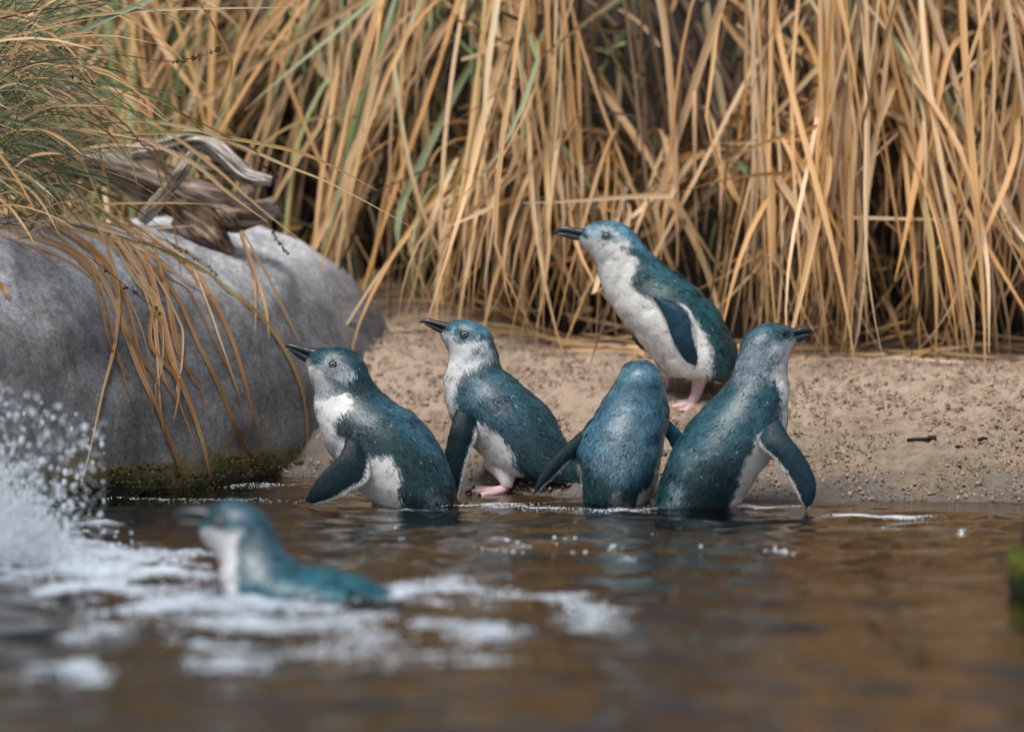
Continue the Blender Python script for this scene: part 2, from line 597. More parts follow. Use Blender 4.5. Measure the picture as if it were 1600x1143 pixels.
def ribbon(pts, w, c0, c1, twist=0.0, nh=None, blunt=0.15):
    """folded blade: three vertices per ring. returns V, F, C"""
    n = len(pts)
    tg = np.gradient(pts, axis=0)
    tg /= np.maximum(np.linalg.norm(tg, axis=1), 1e-9)[:, None]
    nh = np.array([0.2, -1, 0.25]) if nh is None else nh
    s = np.cross(tg, nh)
    s /= np.maximum(np.linalg.norm(s, axis=1), 1e-9)[:, None]
    m = np.cross(s, tg)
    u = np.linspace(0, 1, n)
    a = twist * (u - 0.3)
    s2 = s * np.cos(a)[:, None] + m * np.sin(a)[:, None]
    m2 = -s * np.sin(a)[:, None] + m * np.cos(a)[:, None]
    ww = w * np.minimum(1, np.minimum(0.6 + 2 * u, blunt + (1 - u) * 3.0))[:, None]
    V = np.stack([pts - s2 * ww / 2, pts - m2 * ww * 0.16, pts + s2 * ww / 2], 1).reshape(-1, 3)
    k = np.arange(n - 1)[:, None] * 3
    Fc = np.concatenate([k + np.array([[0, 1, 4, 3]]), k + np.array([[1, 2, 5, 4]])])
    cc = c0 + (c1 - c0) * u[:, None]
    C3 = np.stack([cc * 1.08, cc * 0.86, cc * 1.0], 1).reshape(-1, 3)
    return V, Fc, C3


class Bag:
    def __init__(self):
        self.v, self.f, self.c, self.n = [], [], [], 0

    def add(self, V, Fc, C):
        self.v.append(V)
        self.f.append(Fc + self.n)
        self.c.append(C)
        self.n += len(V)

    def build(self, name, mat, parent=None, smooth=True):
        by = {}
        for q in self.f:
            by.setdefault(q.shape[1], []).append(q)
        return mesh(name, np.concatenate(self.v), [np.concatenate(q) for q in by.values()], mat, parent, col=np.concatenate(self.c), smooth=smooth)


TAN = [np.array(q) * np.array([1.2, 1.16, 1.1]) for q in ((0.56, 0.35, 0.165), (0.50, 0.29, 0.115), (0.62, 0.44, 0.26), (0.46, 0.31, 0.18), (0.58, 0.33, 0.13), (0.40, 0.24, 0.11), (0.66, 0.50, 0.34))]
GREEN = [np.array(q) * 1.1 for q in ((0.22, 0.27, 0.11), (0.30, 0.36, 0.20), (0.17, 0.22, 0.08), (0.34, 0.38, 0.17))]
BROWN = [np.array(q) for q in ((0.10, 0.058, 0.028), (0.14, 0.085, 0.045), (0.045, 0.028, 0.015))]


def blade_cols(green, brown=0.0):
    r = random.random()
    if r < green:
        a = random.choice(GREEN) * random.uniform(.8, 1.1)
        b = a * 0.9 if random.random() < .5 else random.choice(TAN)
    elif r < green + brown:
        a = random.choice(BROWN)
        b = a * random.uniform(.8, 1.4)
    else:
        a = random.choice(TAN) * random.uniform(.72, 1.08)
        b = random.choice(TAN) * random.uniform(.72, 1.08)
    return a, b


POCKETS = [(0.23, .66, .15, .19), (-.40, .40, .10, .10), (.60, .38, .045, .13), (.86, .46, .05, .13), (-.10, .60, .05, .10), (1.02, .70, .07, .12), (-.22, .36, .06, .06), (.45, .62, .04, .10), (.72, .66, .04, .09), (.33, .34, .05, .06)]


def in_pocket(pts):
    """does a blade cross one of the hollows between the clumps?"""
    for cx, cz, rx, rz in POCKETS:
        if ((((pts[:, 0] - cx) / rx) ** 2 + ((pts[:, 2] - cz) / rz) ** 2) < 1).sum() >= 2:
            return True
    return False


def hang(x, depth, dxm, dxs, ztop=None, zend=None):
    """one long drooping blade on the front of the bank"""
    off = float(bank(np.array(x))) - 7.12
    yt = 6.86 + off + depth * 0.5 + random.uniform(0, .12)
    zt = random.uniform(0.72, 1.2) if ztop is None else ztop
    kind = random.random()
    n = 15
    dx = random.gauss(dxm, dxs)
    if kind > .86:
        dx += random.choice((-1, 1)) * random.uniform(.12, .34)
    arch = kind < .30 or zt < .66
    if arch:                               # springs from inside the bank, arches over and falls
        zt = min(zt, random.uniform(.32, .85))
        yt += .10
    yb = 6.66 + off + depth * 0.4 + random.uniform(-0.12, 0.12)
    if random.random() < (.32 if x > .35 else .16):
        yb -= random.uniform(.05, .17)
    zg = float(ground0(np.array(x + dx), np.array(yb)))
    zb = zg + (max(0.0, random.gauss(0.02, 0.13)) + 0.004 if zend is None else zend)
    P0 = np.array([x, yt, zt])
    P3 = np.array([x + dx, yb, min(zb, zt - .08)])
    out = random.uniform(0.02, 0.14)
    P1 = P0 + np.array([dx * random.uniform(.0, .5) + random.gauss(0, .05), -out, random.uniform(-.12, .1)])
    if arch:
        side = random.gauss(0, .10)
        P1 = P0 + np.array([dx * .5 + side, -out - .12, random.uniform(.14, .38)])
        P3[0] += side
    P2 = P3 + np.array([-dx * random.uniform(.0, .45) + random.gauss(0, .05), -random.uniform(-.02, .07), random.uniform(.12, .4)])
    pts = bez(P0, P1, P2, P3, n)
    u = np.linspace(0, 1, n)
    pts[:, 0] += 0.007 * np.sin(u * random.uniform(4, 12) + random.uniform(0, 6)) * (0.3 + u)
    if random.random() < 0.30:             # a snapped blade: the outer part folds over
        k = random.randint(5, 11)
        an = random.gauss(0, .7)
        d = pts[k:] - pts[k]
        c_, s_ = math.cos(an), math.sin(an)
        d = np.stack([d[:, 0] * c_ - d[:, 2] * s_, d[:, 1] - .01, d[:, 0] * s_ + d[:, 2] * c_], -1) * random.uniform(.35, 1)
        pts[k:] = pts[k] + d
    zmin = ground0(pts[:, 0], pts[:, 1]) + .004
    pts[:, 2] = np.maximum(pts[:, 2], zmin)
    return pts


def tussock(label, x0, x1, dxm, dxs, green, nfront, nback, hollow=None):
    root = thing('grass_tussock', label, 'grass tussock', ((x0 + x1) / 2, 7.1, float(ground0(np.array((x0 + x1) / 2), np.array(7.1)))), 'dry grass tussocks behind the sand')
    bag = Bag()
    left, made, miss = 0, 0, 0
    for i in range(nback + nfront * 2):
        front = i >= nback
        if front and made >= nfront:
            break
        if left == 0:                     # blades hang in bundles that share a root and a lean
            left = random.randint(3, 16)
            bx, bdx = random.uniform(x0, x1), random.gauss(0, dxs * 1.9)
            bz, bd = random.uniform(.7, 1.2), random.uniform(0, .25)
            if random.random() < .3:
                bz = random.uniform(.42, .75)
            sp_ = random.uniform(.012, .05)
        left -= 1
        x = bx + random.gauss(0, sp_)
        hol = False
        depth = bd + random.uniform(-.03, .05) if front else random.uniform(.3, 1.0)
        if front and hollow and hollow[0] < x < hollow[1] and random.random() < hollow[2]:
            depth += .1
            hol = True
        gm = green(x) if callable(green) else green
        pts = hang(x, max(0, depth), (dxm(x) if callable(dxm) else dxm) + bdx, dxs * .6, (random.uniform(.30, .45) if hol else bz + random.uniform(-.08, .1)) if front else None)
        if in_pocket(pts) and random.random() < (.9 if front else .72):
            if front:
                miss += 1
            continue
        a, b = blade_cols(gm * (1.0 if front else 1.3), 0.07 if front else 0.92)  # back blades mostly dark brown: shade of the gaps put into their colour
        V, Fc, C = ribbon(pts, random.uniform(.0035, .0085) if random.random() < .8 else random.uniform(.0085, .0125), a, b, random.uniform(-1.6, 1.6), np.array([random.uniform(-.7, .7), -1, random.uniform(-.2, .5)]))
        if front:
            made += 1
            mesh('blade', V, Fc, M_BLADE, root, col=C)
        else:
            bag.add(V, Fc, C)
    # broken stubs and thatch between the long blades
    for i in range(int(nback * 1.1)):
        c = np.array([random.uniform(x0, x1), random.uniform(6.74, 7.2), random.uniform(.18, 1.1)])
        c[1] += float(bank(c[0])) - 7.12
        d = np.array([random.gauss(0, .5), random.gauss(-.2, .4), random.gauss(-.5, .6)])
        d = d / np.linalg.norm(d) * random.uniform(.03, .14)
        pts = bez(c, c + d * .3 + rng.normal(0, .008, 3), c + d * .7 + rng.normal(0, .01, 3), c + d, 6)
        a, b = blade_cols(0.08, 0.5)
        bag.add(*ribbon(pts, random.uniform(.004, .010), a, b, random.uniform(-2, 2), rng.normal(0, 1, 3) + np.array([0, -1, 0]), blunt=.7))
    # blades lying over at the foot
    for i in range(int(nfront * 0.09)):
        x = random.uniform(x0, x1)
        y = random.uniform(6.55, 6.85) + float(bank(np.array(x))) - 7.12
        L = random.uniform(.08, .3)
        an = random.choice([0, math.pi]) + random.gauss(0.2, .7)
        u = np.linspace(0, 1, 9)
        xx = x + np.cos(an) * L * (u - .5)
        yy = y + np.sin(an) * L * (u - .5) * .6 + .01 * np.sin(u * 5 + x * 40)
        zz_ = ground0(xx, yy) + .004 + random.uniform(.002, .05) * (1 - u) * sstep(-.54, -.37, np.array(y - float(bank(np.array(x)))))
        a, b = blade_cols(0.06, 0.1)
        bag.add(*ribbon(np.stack([xx, yy, zz_], -1), random.uniform(.004, .009), a, b, random.uniform(-1, 1), np.array([0, -.6, 1.])))
    o = bag.build('thatch', M_BLADE, root)
    o['kind'] = 'stuff'
    return root


tussock('mixed green and straw tussock leaning over behind the grey boulder and the driftwood', -1.15, -0.40, lambda x: -0.20, 0.13, 0.5, 290, 330)
tussock('straw tussock with arching green blades between the boulder and the standing penguin', -0.42, 0.02, lambda x: -0.15 - .06 * (x < -.2), 0.11, 0.25, 290, 300)
tussock('dry tussock with a dark hollow of broken stems directly behind the standing penguin', 0.02, 0.40, lambda x: -0.04, 0.10, 0.14, 230, 170, hollow=(0.07, .37, .75))
tussock('dense straw tussock hanging straight down behind the penguin that looks right', 0.40, 0.72, lambda x: -0.01, 0.095, 0.05, 290, 240)
tussock('loose straw tussock at the far right edge of the sand', 0.72, 1.3, lambda x: 0.02, 0.10, 0.07, 290, 290)

# ------------------------------------------------------------------ driftwood on the boulder
DW = rock_D(340, 385) or 6.5


def tube(path, rad, nseg=16, res=None, lump=0.0, seed=0, squash=1.0):
    """path (m,3) world, rad list; returns grid V, F, uv"""
    n = res or len(path) * 6
    Pth = cr(path, n)
    rr = cr(np.array(rad)[:, None], n)[:, 0]
    tg = np.gradient(Pth, axis=0)
    tg /= np.maximum(np.linalg.norm(tg, axis=1), 1e-9)[:, None]
    up = np.array([0.0, -1.0, 0.05])
    s = np.cross(tg, up)
    s /= np.maximum(np.linalg.norm(s, axis=1), 1e-6)[:, None]
    m = np.cross(s, tg)
    a = np.linspace(0, 2 * math.pi, nseg, endpoint=False)
    ring = s[:, None] * np.cos(a)[None, :, None] + m[:, None] * np.sin(a)[None, :, None] * squash
    if lump:
        q = np.stack([np.cos(a)[None, :] * 1.4 + np.zeros((n, 1)), np.sin(a)[None, :] * 1.4 + np.zeros((n, 1)), np.linspace(0, len(path), n)[:, None] + np.zeros((1, nseg))], -1)
        k = 1 + lump * fbm(q * np.array([1.6, 1.6, .7]), 3, seed) + lump * .5 * fbm(q * np.array([4, 4, .6]), 2, seed + 3)
        if lump > .15:
            k = k + .13 * fbm(q * np.array([5.5, 5.5, .22]), 3, seed + 7) - .22 * sstep(.35, .7, fbm(q * np.array([3.2, 3.2, .16]), 2, seed + 5))
            k[-4:] += rng.uniform(-.25, .25, (1, nseg)) * np.array([[.3], [.6], [.9], [1.]])
    else:
        k = np.ones((n, nseg))
    V = Pth[:, None] + ring * (rr[:, None] * k)[..., None]
    V = np.concatenate([V.reshape(-1, 3), Pth[:1] - tg[:1] * rr[0] * .3, Pth[-1:] + tg[-1:] * rr[-1] * .3])
    Fq = grid_faces(n, nseg)
    j = np.arange(nseg)
    t0 = np.stack([np.full(nseg, n * nseg), (j + 1) % nseg, j], -1)
    t1 = np.stack([np.full(nseg, n * nseg + 1), (n - 1) * nseg + j, (n - 1) * nseg + (j + 1) % nseg], -1)
    uv = np.stack([np.tile(a / (2 * math.pi), n), np.repeat(np.linspace(0, 1, n) * len(path) * .25, nseg)], -1)
    uv = np.concatenate([uv, [[0, 0], [0, 1]]])
    return V, [Fq, np.concatenate([t0, t1])], uv


def pxpath(pts, D):
    return np.array([at(q[0], q[1], D + (q[2] if len(q) > 2 else 0)) for q in pts])


PXM = DW / F
drift = thing('driftwood', 'weathered grey brown driftwood snag with a forked end resting on the boulder', 'driftwood', at(350, 385, DW))


def wood(name, pts, rpx, lump, seed, tone, squash=1.0, nseg=64):
    path = pxpath(pts, DW)
    V, Fc, uv = tube(path, [r * PXM for r in rpx], nseg, len(pts) * 14, lump, seed, squash)
    qq = np.stack([np.cos(uv[:, 0] * 2 * math.pi) * 9, np.sin(uv[:, 0] * 2 * math.pi) * 9, uv[:, 1] * 3], -1)
    f_ = .6 * fbm(qq, 4, seed + 9) + .5 * fbm(V * np.array([25, 25, 60]), 3, seed + 9)
    C = mix(np.array(tone), np.array([0.07, 0.045, 0.03]), (0.9 * sstep(-.05, .5, f_))[:, None])
    C = mix(C, np.array([0.5, 0.46, 0.42]), (0.6 * sstep(.2, .7, -f_))[:, None])
    return mesh(name, V, Fc, M_WOOD, drift, col=C, uv=uv)


wood('trunk', [(90, 262, .05), (150, 258, .03), (215, 278, .01), (270, 300, 0), (320, 318, -.01), (370, 332, -.01), (405, 333, -.005), (432, 324, 0)], [16, 22, 30, 32, 31, 24, 18, 13], .36, 3, (0.27, 0.21, 0.165), .9)
wood('root_wedge', [(285, 330, -.02), (318, 352, -.03), (345, 378, -.03), (362, 396, -.03)], [22, 27, 18, 7], .3, 8, (0.20, 0.125, 0.075))
wood('branch', [(210, 240, .02), (265, 226, .0), (312, 218, -.02), (345, 238, -.03), (380, 270, -.035), (405, 279, -.035), (424, 283, -.035)], [12, 13, 15, 13, 11, 10, 7], .28, 13, (0.52, 0.48, 0.44))
wood('branch', [(312, 262, -.01), (345, 266, -.02), (375, 275, -.03), (388, 292, -.04), (391, 303, -.04)], [11, 9, 8, 6, 7], .3, 17, (0.30, 0.22, 0.16))
wood('branch', [(302, 240, -.06), (284, 268, -.065), (262, 298, -.06), (238, 324, -.05), (222, 344, -.04)], [8, 10, 9, 10, 8], .3, 23, (0.46, 0.39, 0.32))
wood('knot', [(340, 330, -.045), (356, 340, -.05), (368, 352, -.045)], [10, 13, 7], .35, 29, (0.24, 0.17, 0.12))

# ------------------------------------------------------------------ the tussock trailing over the boulder
over = thing('trailing_grass', 'wiry green and straw grass clump trailing over the boulder into the water', 'grass tussock', at(-60, 330, 6.2))
LB = Bag()


def strand_pts(pts, lead=0.012, n=22, d0=None, d1=None):
    """photo-pixel polyline laid on the boulder where it crosses it, else hanging in the air before it"""
    q = cr(pts, n)
    D = np.full(n, np.nan)
    for i, (x, y) in enumerate(q):
        h = rock_D(x, y)
        if h is not None:
            D[i] = h - lead
    ok = ~np.isnan(D)
    if ok.any() and d0 is None:
        idx = np.arange(n)
        D = np.interp(idx, idx[ok], D[ok])
        D = np.minimum(D, DW - .07 - lead)
    else:
        D = np.linspace(d0 or 6.2, d1 or d0 or 6.2, n)
    for _ in range(3):
        D[1:-1] = np.minimum(D[1:-1], (D[:-2] + D[2:]) / 2 * .5 + D[1:-1] * .5)
    return np.array([at(x, y, d) for (x, y), d in zip(q, D)])


Z8 = lambda L: [(x / 2.484, 360 + y / 2.484) for x, y in L]
Z7 = lambda L: [(x / 2.5, y / 2.5) for x, y in L]
O, T_, G_, B_ = np.array([.40, .205, .07]), np.array([.60, .42, .24]), np.array([.13, .16, .05]), np.array([.19, .085, .03])
STR = [
    (Z8([(-60, -40), (20, 0), (150, 60), (300, 140), (400, 215)]), 5, T_, O),
    (Z7([(60, 560), (210, 640), (300, 740), (380, 870), (430, 1000)]) + Z8([(455, 200), (460, 320), (440, 470), (400, 620), (350, 850), (310, 1000)]), 6, T_, O),
    (Z8([(0, -60), (180, 0), (330, 110), (410, 210), (470, 350), (540, 540), (610, 690), (680, 860), (748, 1028)]), 7, T_, B_),
    (Z8([(100, -80), (300, 20), (430, 140), (500, 300), (545, 500), (620, 720), (700, 930), (740, 1015)]), 5.5, O, B_),
    (Z8([(250, -70), (440, 20), (560, 200), (620, 290), (655, 430), (690, 560), (740, 680), (790, 830), (820, 960), (868, 1024)]), 7, T_, O * .8),
    (Z8([(300, -60), (470, 30), (600, 150), (690, 260), (770, 440), (850, 600), (905, 740), (960, 860), (1010, 930), (1060, 952)]), 5, O, B_),
    (Z8([(450, -40), (620, 60), (760, 160), (840, 290), (900, 420), (950, 580), (985, 720), (1040, 915)]), 5, O, B_ * 1.3),
    (Z8([(240, -30), (440, 20), (640, 80), (800, 160), (900, 240), (1000, 320), (1080, 420), (1140, 530), (1180, 650), (1193, 800), (1185, 1000)]), 6, G_, O),
    (Z8([(935, 0), (985, 150), (1030, 300), (1045, 420)]), 4.5, T_, O),
    (Z8([(940, 0), (1040, 180), (1100, 300), (1160, 430)]), 4, T_ * .8, O),
    (Z8([(930, 10), (960, 100), (990, 220), (992, 400)]), 3.5, T_ * .8, O),
    (Z8([(430, 60), (530, 170), (590, 330), (610, 500), (620, 650), (635, 790)]), 3, T_, O),
    (Z8([(520, 60), (620, 200), (690, 340), (710, 400), (705, 520), (690, 640), (770, 860)]), 3, T_, O),
    (Z8([(200, -40), (350, 20), (560, 130), (705, 265)]), 5, T_, T_ * .8),
    (Z8([(350, -20), (560, 80), (700, 180), (880, 280)]), 4, T_, O),
    (Z8([(600, 30), (730, 120), (800, 270), (860, 440), (930, 640)]), 3, T_ * 1.15, T_),
    (Z8([(200, -20), (370, 100), (430, 250), (500, 420), (560, 560), (600, 680)]), 6, O, B_),
    (Z8([(560, 60), (610, 260), (660, 480), (720, 620), (760, 760)]), 8, O, B_ * 1.4),
    (Z8([(0, 200), (15, 225), (36, 265)]), 7, O, O),
    (Z7([(-40, 710), (150, 660), (300, 590), (450, 565), (600, 580)]), 5, T_, T_),
    (Z7([(150, 340), (300, 410), (450, 470), (600, 560), (760, 640), (900, 760), (1050, 870)]), 6, T_, T_),
    (Z7([(170, -20), (300, 100), (420, 220), (520, 360), (600, 480), (720, 560), (870, 680), (1000, 800), (1220, 975)]), 5, O, T_),
    (Z7([(-50, 520), (60, 500), (300, 480), (480, 470), (700, 490), (900, 550), (1100, 640), (1300, 720), (1600, 882)]), 5, G_, T_),
    (Z7([(100, 600), (400, 530), (700, 520), (900, 540), (1150, 590), (1300, 650), (1475, 745)]), 6, G_, O),
    (Z7([(-50, 400), (200, 340), (400, 330), (600, 380), (720, 450), (800, 520)]), 5, G_, G_),
    (Z7([(-50, 210), (200, 90), (450, 50), (700, 35), (1125, 30)]), 5, G_, T_),
    (Z7([(200, 180), (400, 80), (560, 10), (700, -60)]), 8, np.array([.2, .25, .15]), np.array([.25, .3, .18])),
    (Z7([(760, -20), (830, 90), (890, 200), (905, 260), (880, 370), (850, 460)]), 4, O * .7, O),
    (Z7([(290, 400), (340, 450), (380, 540), (400, 650), (395, 720)]), 4, T_, O),
    (Z7([(400, 420), (450, 490), (510, 620), (540, 740)]), 3.5, T_, T_ * .7),
    (Z7([(560, 560), (610, 590), (650, 690), (670, 800), (690, 960), (710, 1090)]), 3, B_, B_ * 1.4),
    (Z7([(-40, 870), (120, 890), (400, 870), (580, 890), (770, 880)]), 4, T_, T_),
    (Z7([(0, 790), (200, 860), (420, 930), (620, 960), (800, 1060)]), 5, T_, T_ * .8),
    (Z7([(-50, 880), (150, 930), (300, 1000), (400, 1090)]), 5, T_, O),
    (Z7([(0, 650), (260, 740), (450, 870), (560, 960), (700, 1070)]), 4, G_, O),
    (Z7([(100, 690), (330, 800), (480, 860), (760, 1000), (860, 1080)]), 5, T_, G_),
    (Z7([(-20, 720), (250, 610), (430, 400), (550, 330)]), 4, O * .8, O),
    (Z7([(-30, 560), (150, 470), (300, 420), (440, 380)]), 4, O, T_),
    (Z7([(320, 250), (350, 420), (380, 560), (440, 780), (540, 960)]), 4, T_, O),
]
base_n = len(STR)
for k in range(18):
    pl, w_, c0, c1 = STR[random.choice((0, 1, 2, 3, 4, 5, 6, 11, 12, 13, 14, 16, 17, 30, 32, 33))]
    ox, oy = random.uniform(-70, 26), random.uniform(-14, 14)
    cut = random.randint(3, len(pl))
    STR.append(([(x + ox * (.5 + .1 * i) + random.gauss(0, 5), y + oy + random.gauss(0, 5)) for i, (x, y) in enumerate(pl[:cut])], w_ * random.uniform(.4, .8), c0, (c1 + B_) / 2))
for k, (pl, w_, c0, c1) in enumerate(STR):
    pts = strand_pts(pl, 0.006 + 0.004 * random.random(), 26)
    V, Fc, C = ribbon(pts, w_ * 6.2 / F * 1.1, c0 * random.uniform(.85, 1.1), c1 * random.uniform(.85, 1.1), random.uniform(-.8, .8), np.array([random.uniform(-.5, .5), -1, .4]), .1)
    mesh('blade', V, Fc, M_BLADE, over, col=C)
# a bed of finer leaves: rooted out of frame at the left, fanning right and down over the rock
for k in range(1150):
    kind = random.random()
    yb = random.gauss(185, 105)
    x0, y0 = random.uniform(-160, 40), yb
    L = abs(random.gauss(0, 120)) + 60 + (0 if yb > 60 else 30)
    if x0 + L > 330:
        L = 330 - x0
    an = random.gauss(-.1 + (yb - 150) / 420, .38 if random.random() < .6 else .9)
    x3, y3 = x0 + L * math.cos(an), y0 + L * math.sin(an)
    sag = random.uniform(-.05, .3) * L
    pl = [(x0, y0), (x0 + L * .35 * math.cos(an - .3), y0 + L * .35 * math.sin(an - .3)), (x0 + L * .7 * math.cos(an - .1), y0 + L * .7 * math.sin(an - .1) + sag * .2), (x3, y3 + sag)]
    if pl[-1][1] > 385:
        continue
    d = random.uniform(5.95, 6.5)
    q = cr(pl, 9)
    h = rock_D(*pl[-1])
    if h:
        d = min(d, h - .02)
    pts = np.array([at(x, y, d + .05 * (1 - i / 8)) for i, (x, y) in enumerate(q)])
    if kind < .66:
        c0 = random.choice(GREEN) * random.uniform(.15, .6)
        c1 = c0 * random.uniform(.8, 1.4)
        w_ = random.uniform(1.2, 3)
    elif kind < .88:
        c0, c1 = random.choice(TAN) * random.uniform(.5, 1), random.choice(TAN) * random.uniform(.6, 1)
        w_ = random.uniform(1.5, 5)
    else:
        c0, c1 = random.choice(BROWN), random.choice(BROWN)
        w_ = random.uniform(1.2, 3)
    LB.add(*ribbon(pts, w_ * d / F, c0, c1, random.uniform(-1, 1), np.array([random.uniform(-.6, .6), -1, .4]), .1))
lb = LB.build('leaf_bed', M_BLADE, over)
lb['kind'] = 'stuff'


def blob(c, r, seed=0, nseg=6, nr=4):
    a = np.linspace(0, 2 * math.pi, nseg, endpoint=False)
    b = np.linspace(0, math.pi, nr + 1)[1:-1]
    V = [c + r * np.array([0, 0, 1])]
    for q in b:
        for w in a:
            V.append(c + r * np.array([math.sin(q) * math.cos(w), math.sin(q) * math.sin(w), math.cos(q)]))
    V.append(c - r * np.array([0, 0, 1]))
    Fq = grid_faces(nr - 1, nseg) + 1
    j = np.arange(nseg)
    t0 = np.stack([np.zeros(nseg, int), 1 + j, 1 + (j + 1) % nseg], -1)
    e = len(V) - 1
    t1 = np.stack([np.full(nseg, e), 1 + (nr - 2) * nseg + (j + 1) % nseg, 1 + (nr - 2) * nseg + j], -1)
    return np.array(V), [Fq, np.concatenate([t0, t1])]


def blob_add(bag, c, r, col):
    V, (q, t) = blob(np.asarray(c), np.asarray(r))
    cc = np.tile(col, (len(V), 1))
    n = bag.n
    bag.v.append(V); bag.c.append(cc); bag.f.append(q + n); bag.f.append(t + n); bag.n += len(V)


# seed stalks: thin stems with red-brown seeds, each stalk one part
for pl, a, b, cnt in (
        (Z7([(480, 360), (700, 440), (900, 540), (1000, 590), (1030, 650), (1085, 700)]), .8, 1.0, 16),
        (Z7([(800, 700), (950, 800), (1040, 850), (1075, 920), (1130, 1000)]), .55, 1.0, 30),
        (Z7([(200, 230), (450, 215), (650, 240), (780, 220), (870, 185)]), .55, 1.0, 26),
        (Z7([(600, 880), (680, 960), (760, 1010), (860, 1085)]), .3, 1.0, 16),
        (Z7([(120, 230), (240, 290), (330, 315), (400, 345)]), .45, 1.0, 22),
        (Z7([(60, 120), (150, 170), (240, 195), (300, 205)]), .6, 1.0, 18),
        (Z8([(330, 90), (420, 160), (520, 240), (640, 330)]), .3, .95, 14)):
    pts = strand_pts(pl, 0.02, 30)
    bag = Bag()
    bag.add(*ribbon(pts, 1.8 * 6.2 / F, B_ * .6, B_ * .5, .3))
    for k in range(cnt):
        u = random.uniform(a, b)
        c = pts[min(29, int(u * 29))] + rng.normal(0, .0022, 3)
        blob_add(bag, c, np.array([.0017, .0017, .0022]) * random.uniform(.6, 1.3), np.array([.11, .042, .03]) * random.uniform(.5, 1.5))
    bag.build('seed_stalk', M_LITTER, over)


# ------------------------------------------------------------------ penguins
def sd_poly(x, y, poly):
    """signed distance to a polygon, negative inside"""
    P = np.asarray(poly, float)
    d = np.full(x.shape, 1e9)
    s = np.ones(x.shape)
    n = len(P)
    for i in range(n):
        a, b = P[i], P[i - 1]
        ex, ey = b[0] - a[0], b[1] - a[1]
        wx_, wy_ = x - a[0], y - a[1]
        t = np.clip((wx_ * ex + wy_ * ey) / (ex * ex + ey * ey + 1e-12), 0, 1)
        d = np.minimum(d, (wx_ - ex * t) ** 2 + (wy_ - ey * t) ** 2)
        c1, c2, c3 = y >= a[1], y < b[1], ex * wy_ > ey * wx_
        flip = (c1 & c2 & c3) | (~c1 & ~c2 & ~c3)
        s = np.where(flip, -s, s)
    return s * np.sqrt(d)


def loft(V2, D2, b, o, nv, nt, smooth=2, pw=1.0):
    """rings between two outlines (own pixel space) -> px coords, depth offset, grid"""
    V2, D2 = cr(V2, nv), cr(D2, nv)
    b = cr(np.array(b, float)[:, None], nv)[:, 0]
    o = cr(np.array(o, float)[:, None], nv)[:, 0]
    for _ in range(smooth):
        for A in (V2, D2, b, o):
            A[1:-1] = A[1:-1] * .5 + (A[:-2] + A[2:]) * .25
    a = np.linspace(0, 2 * math.pi, nt, endpoint=False)
    c, e = (V2 + D2) / 2, (D2 - V2) / 2
    ca, sa = sup(np.cos(a), 2 * pw), sup(np.sin(a), 2 * pw)
    px = c[:, None, :] + e[:, None, :] * ca[None, :, None]
    dep = o[:, None] + np.maximum(b, 1e-5)[:, None] * sa[None, :]      # towards the camera
    return px, dep, a


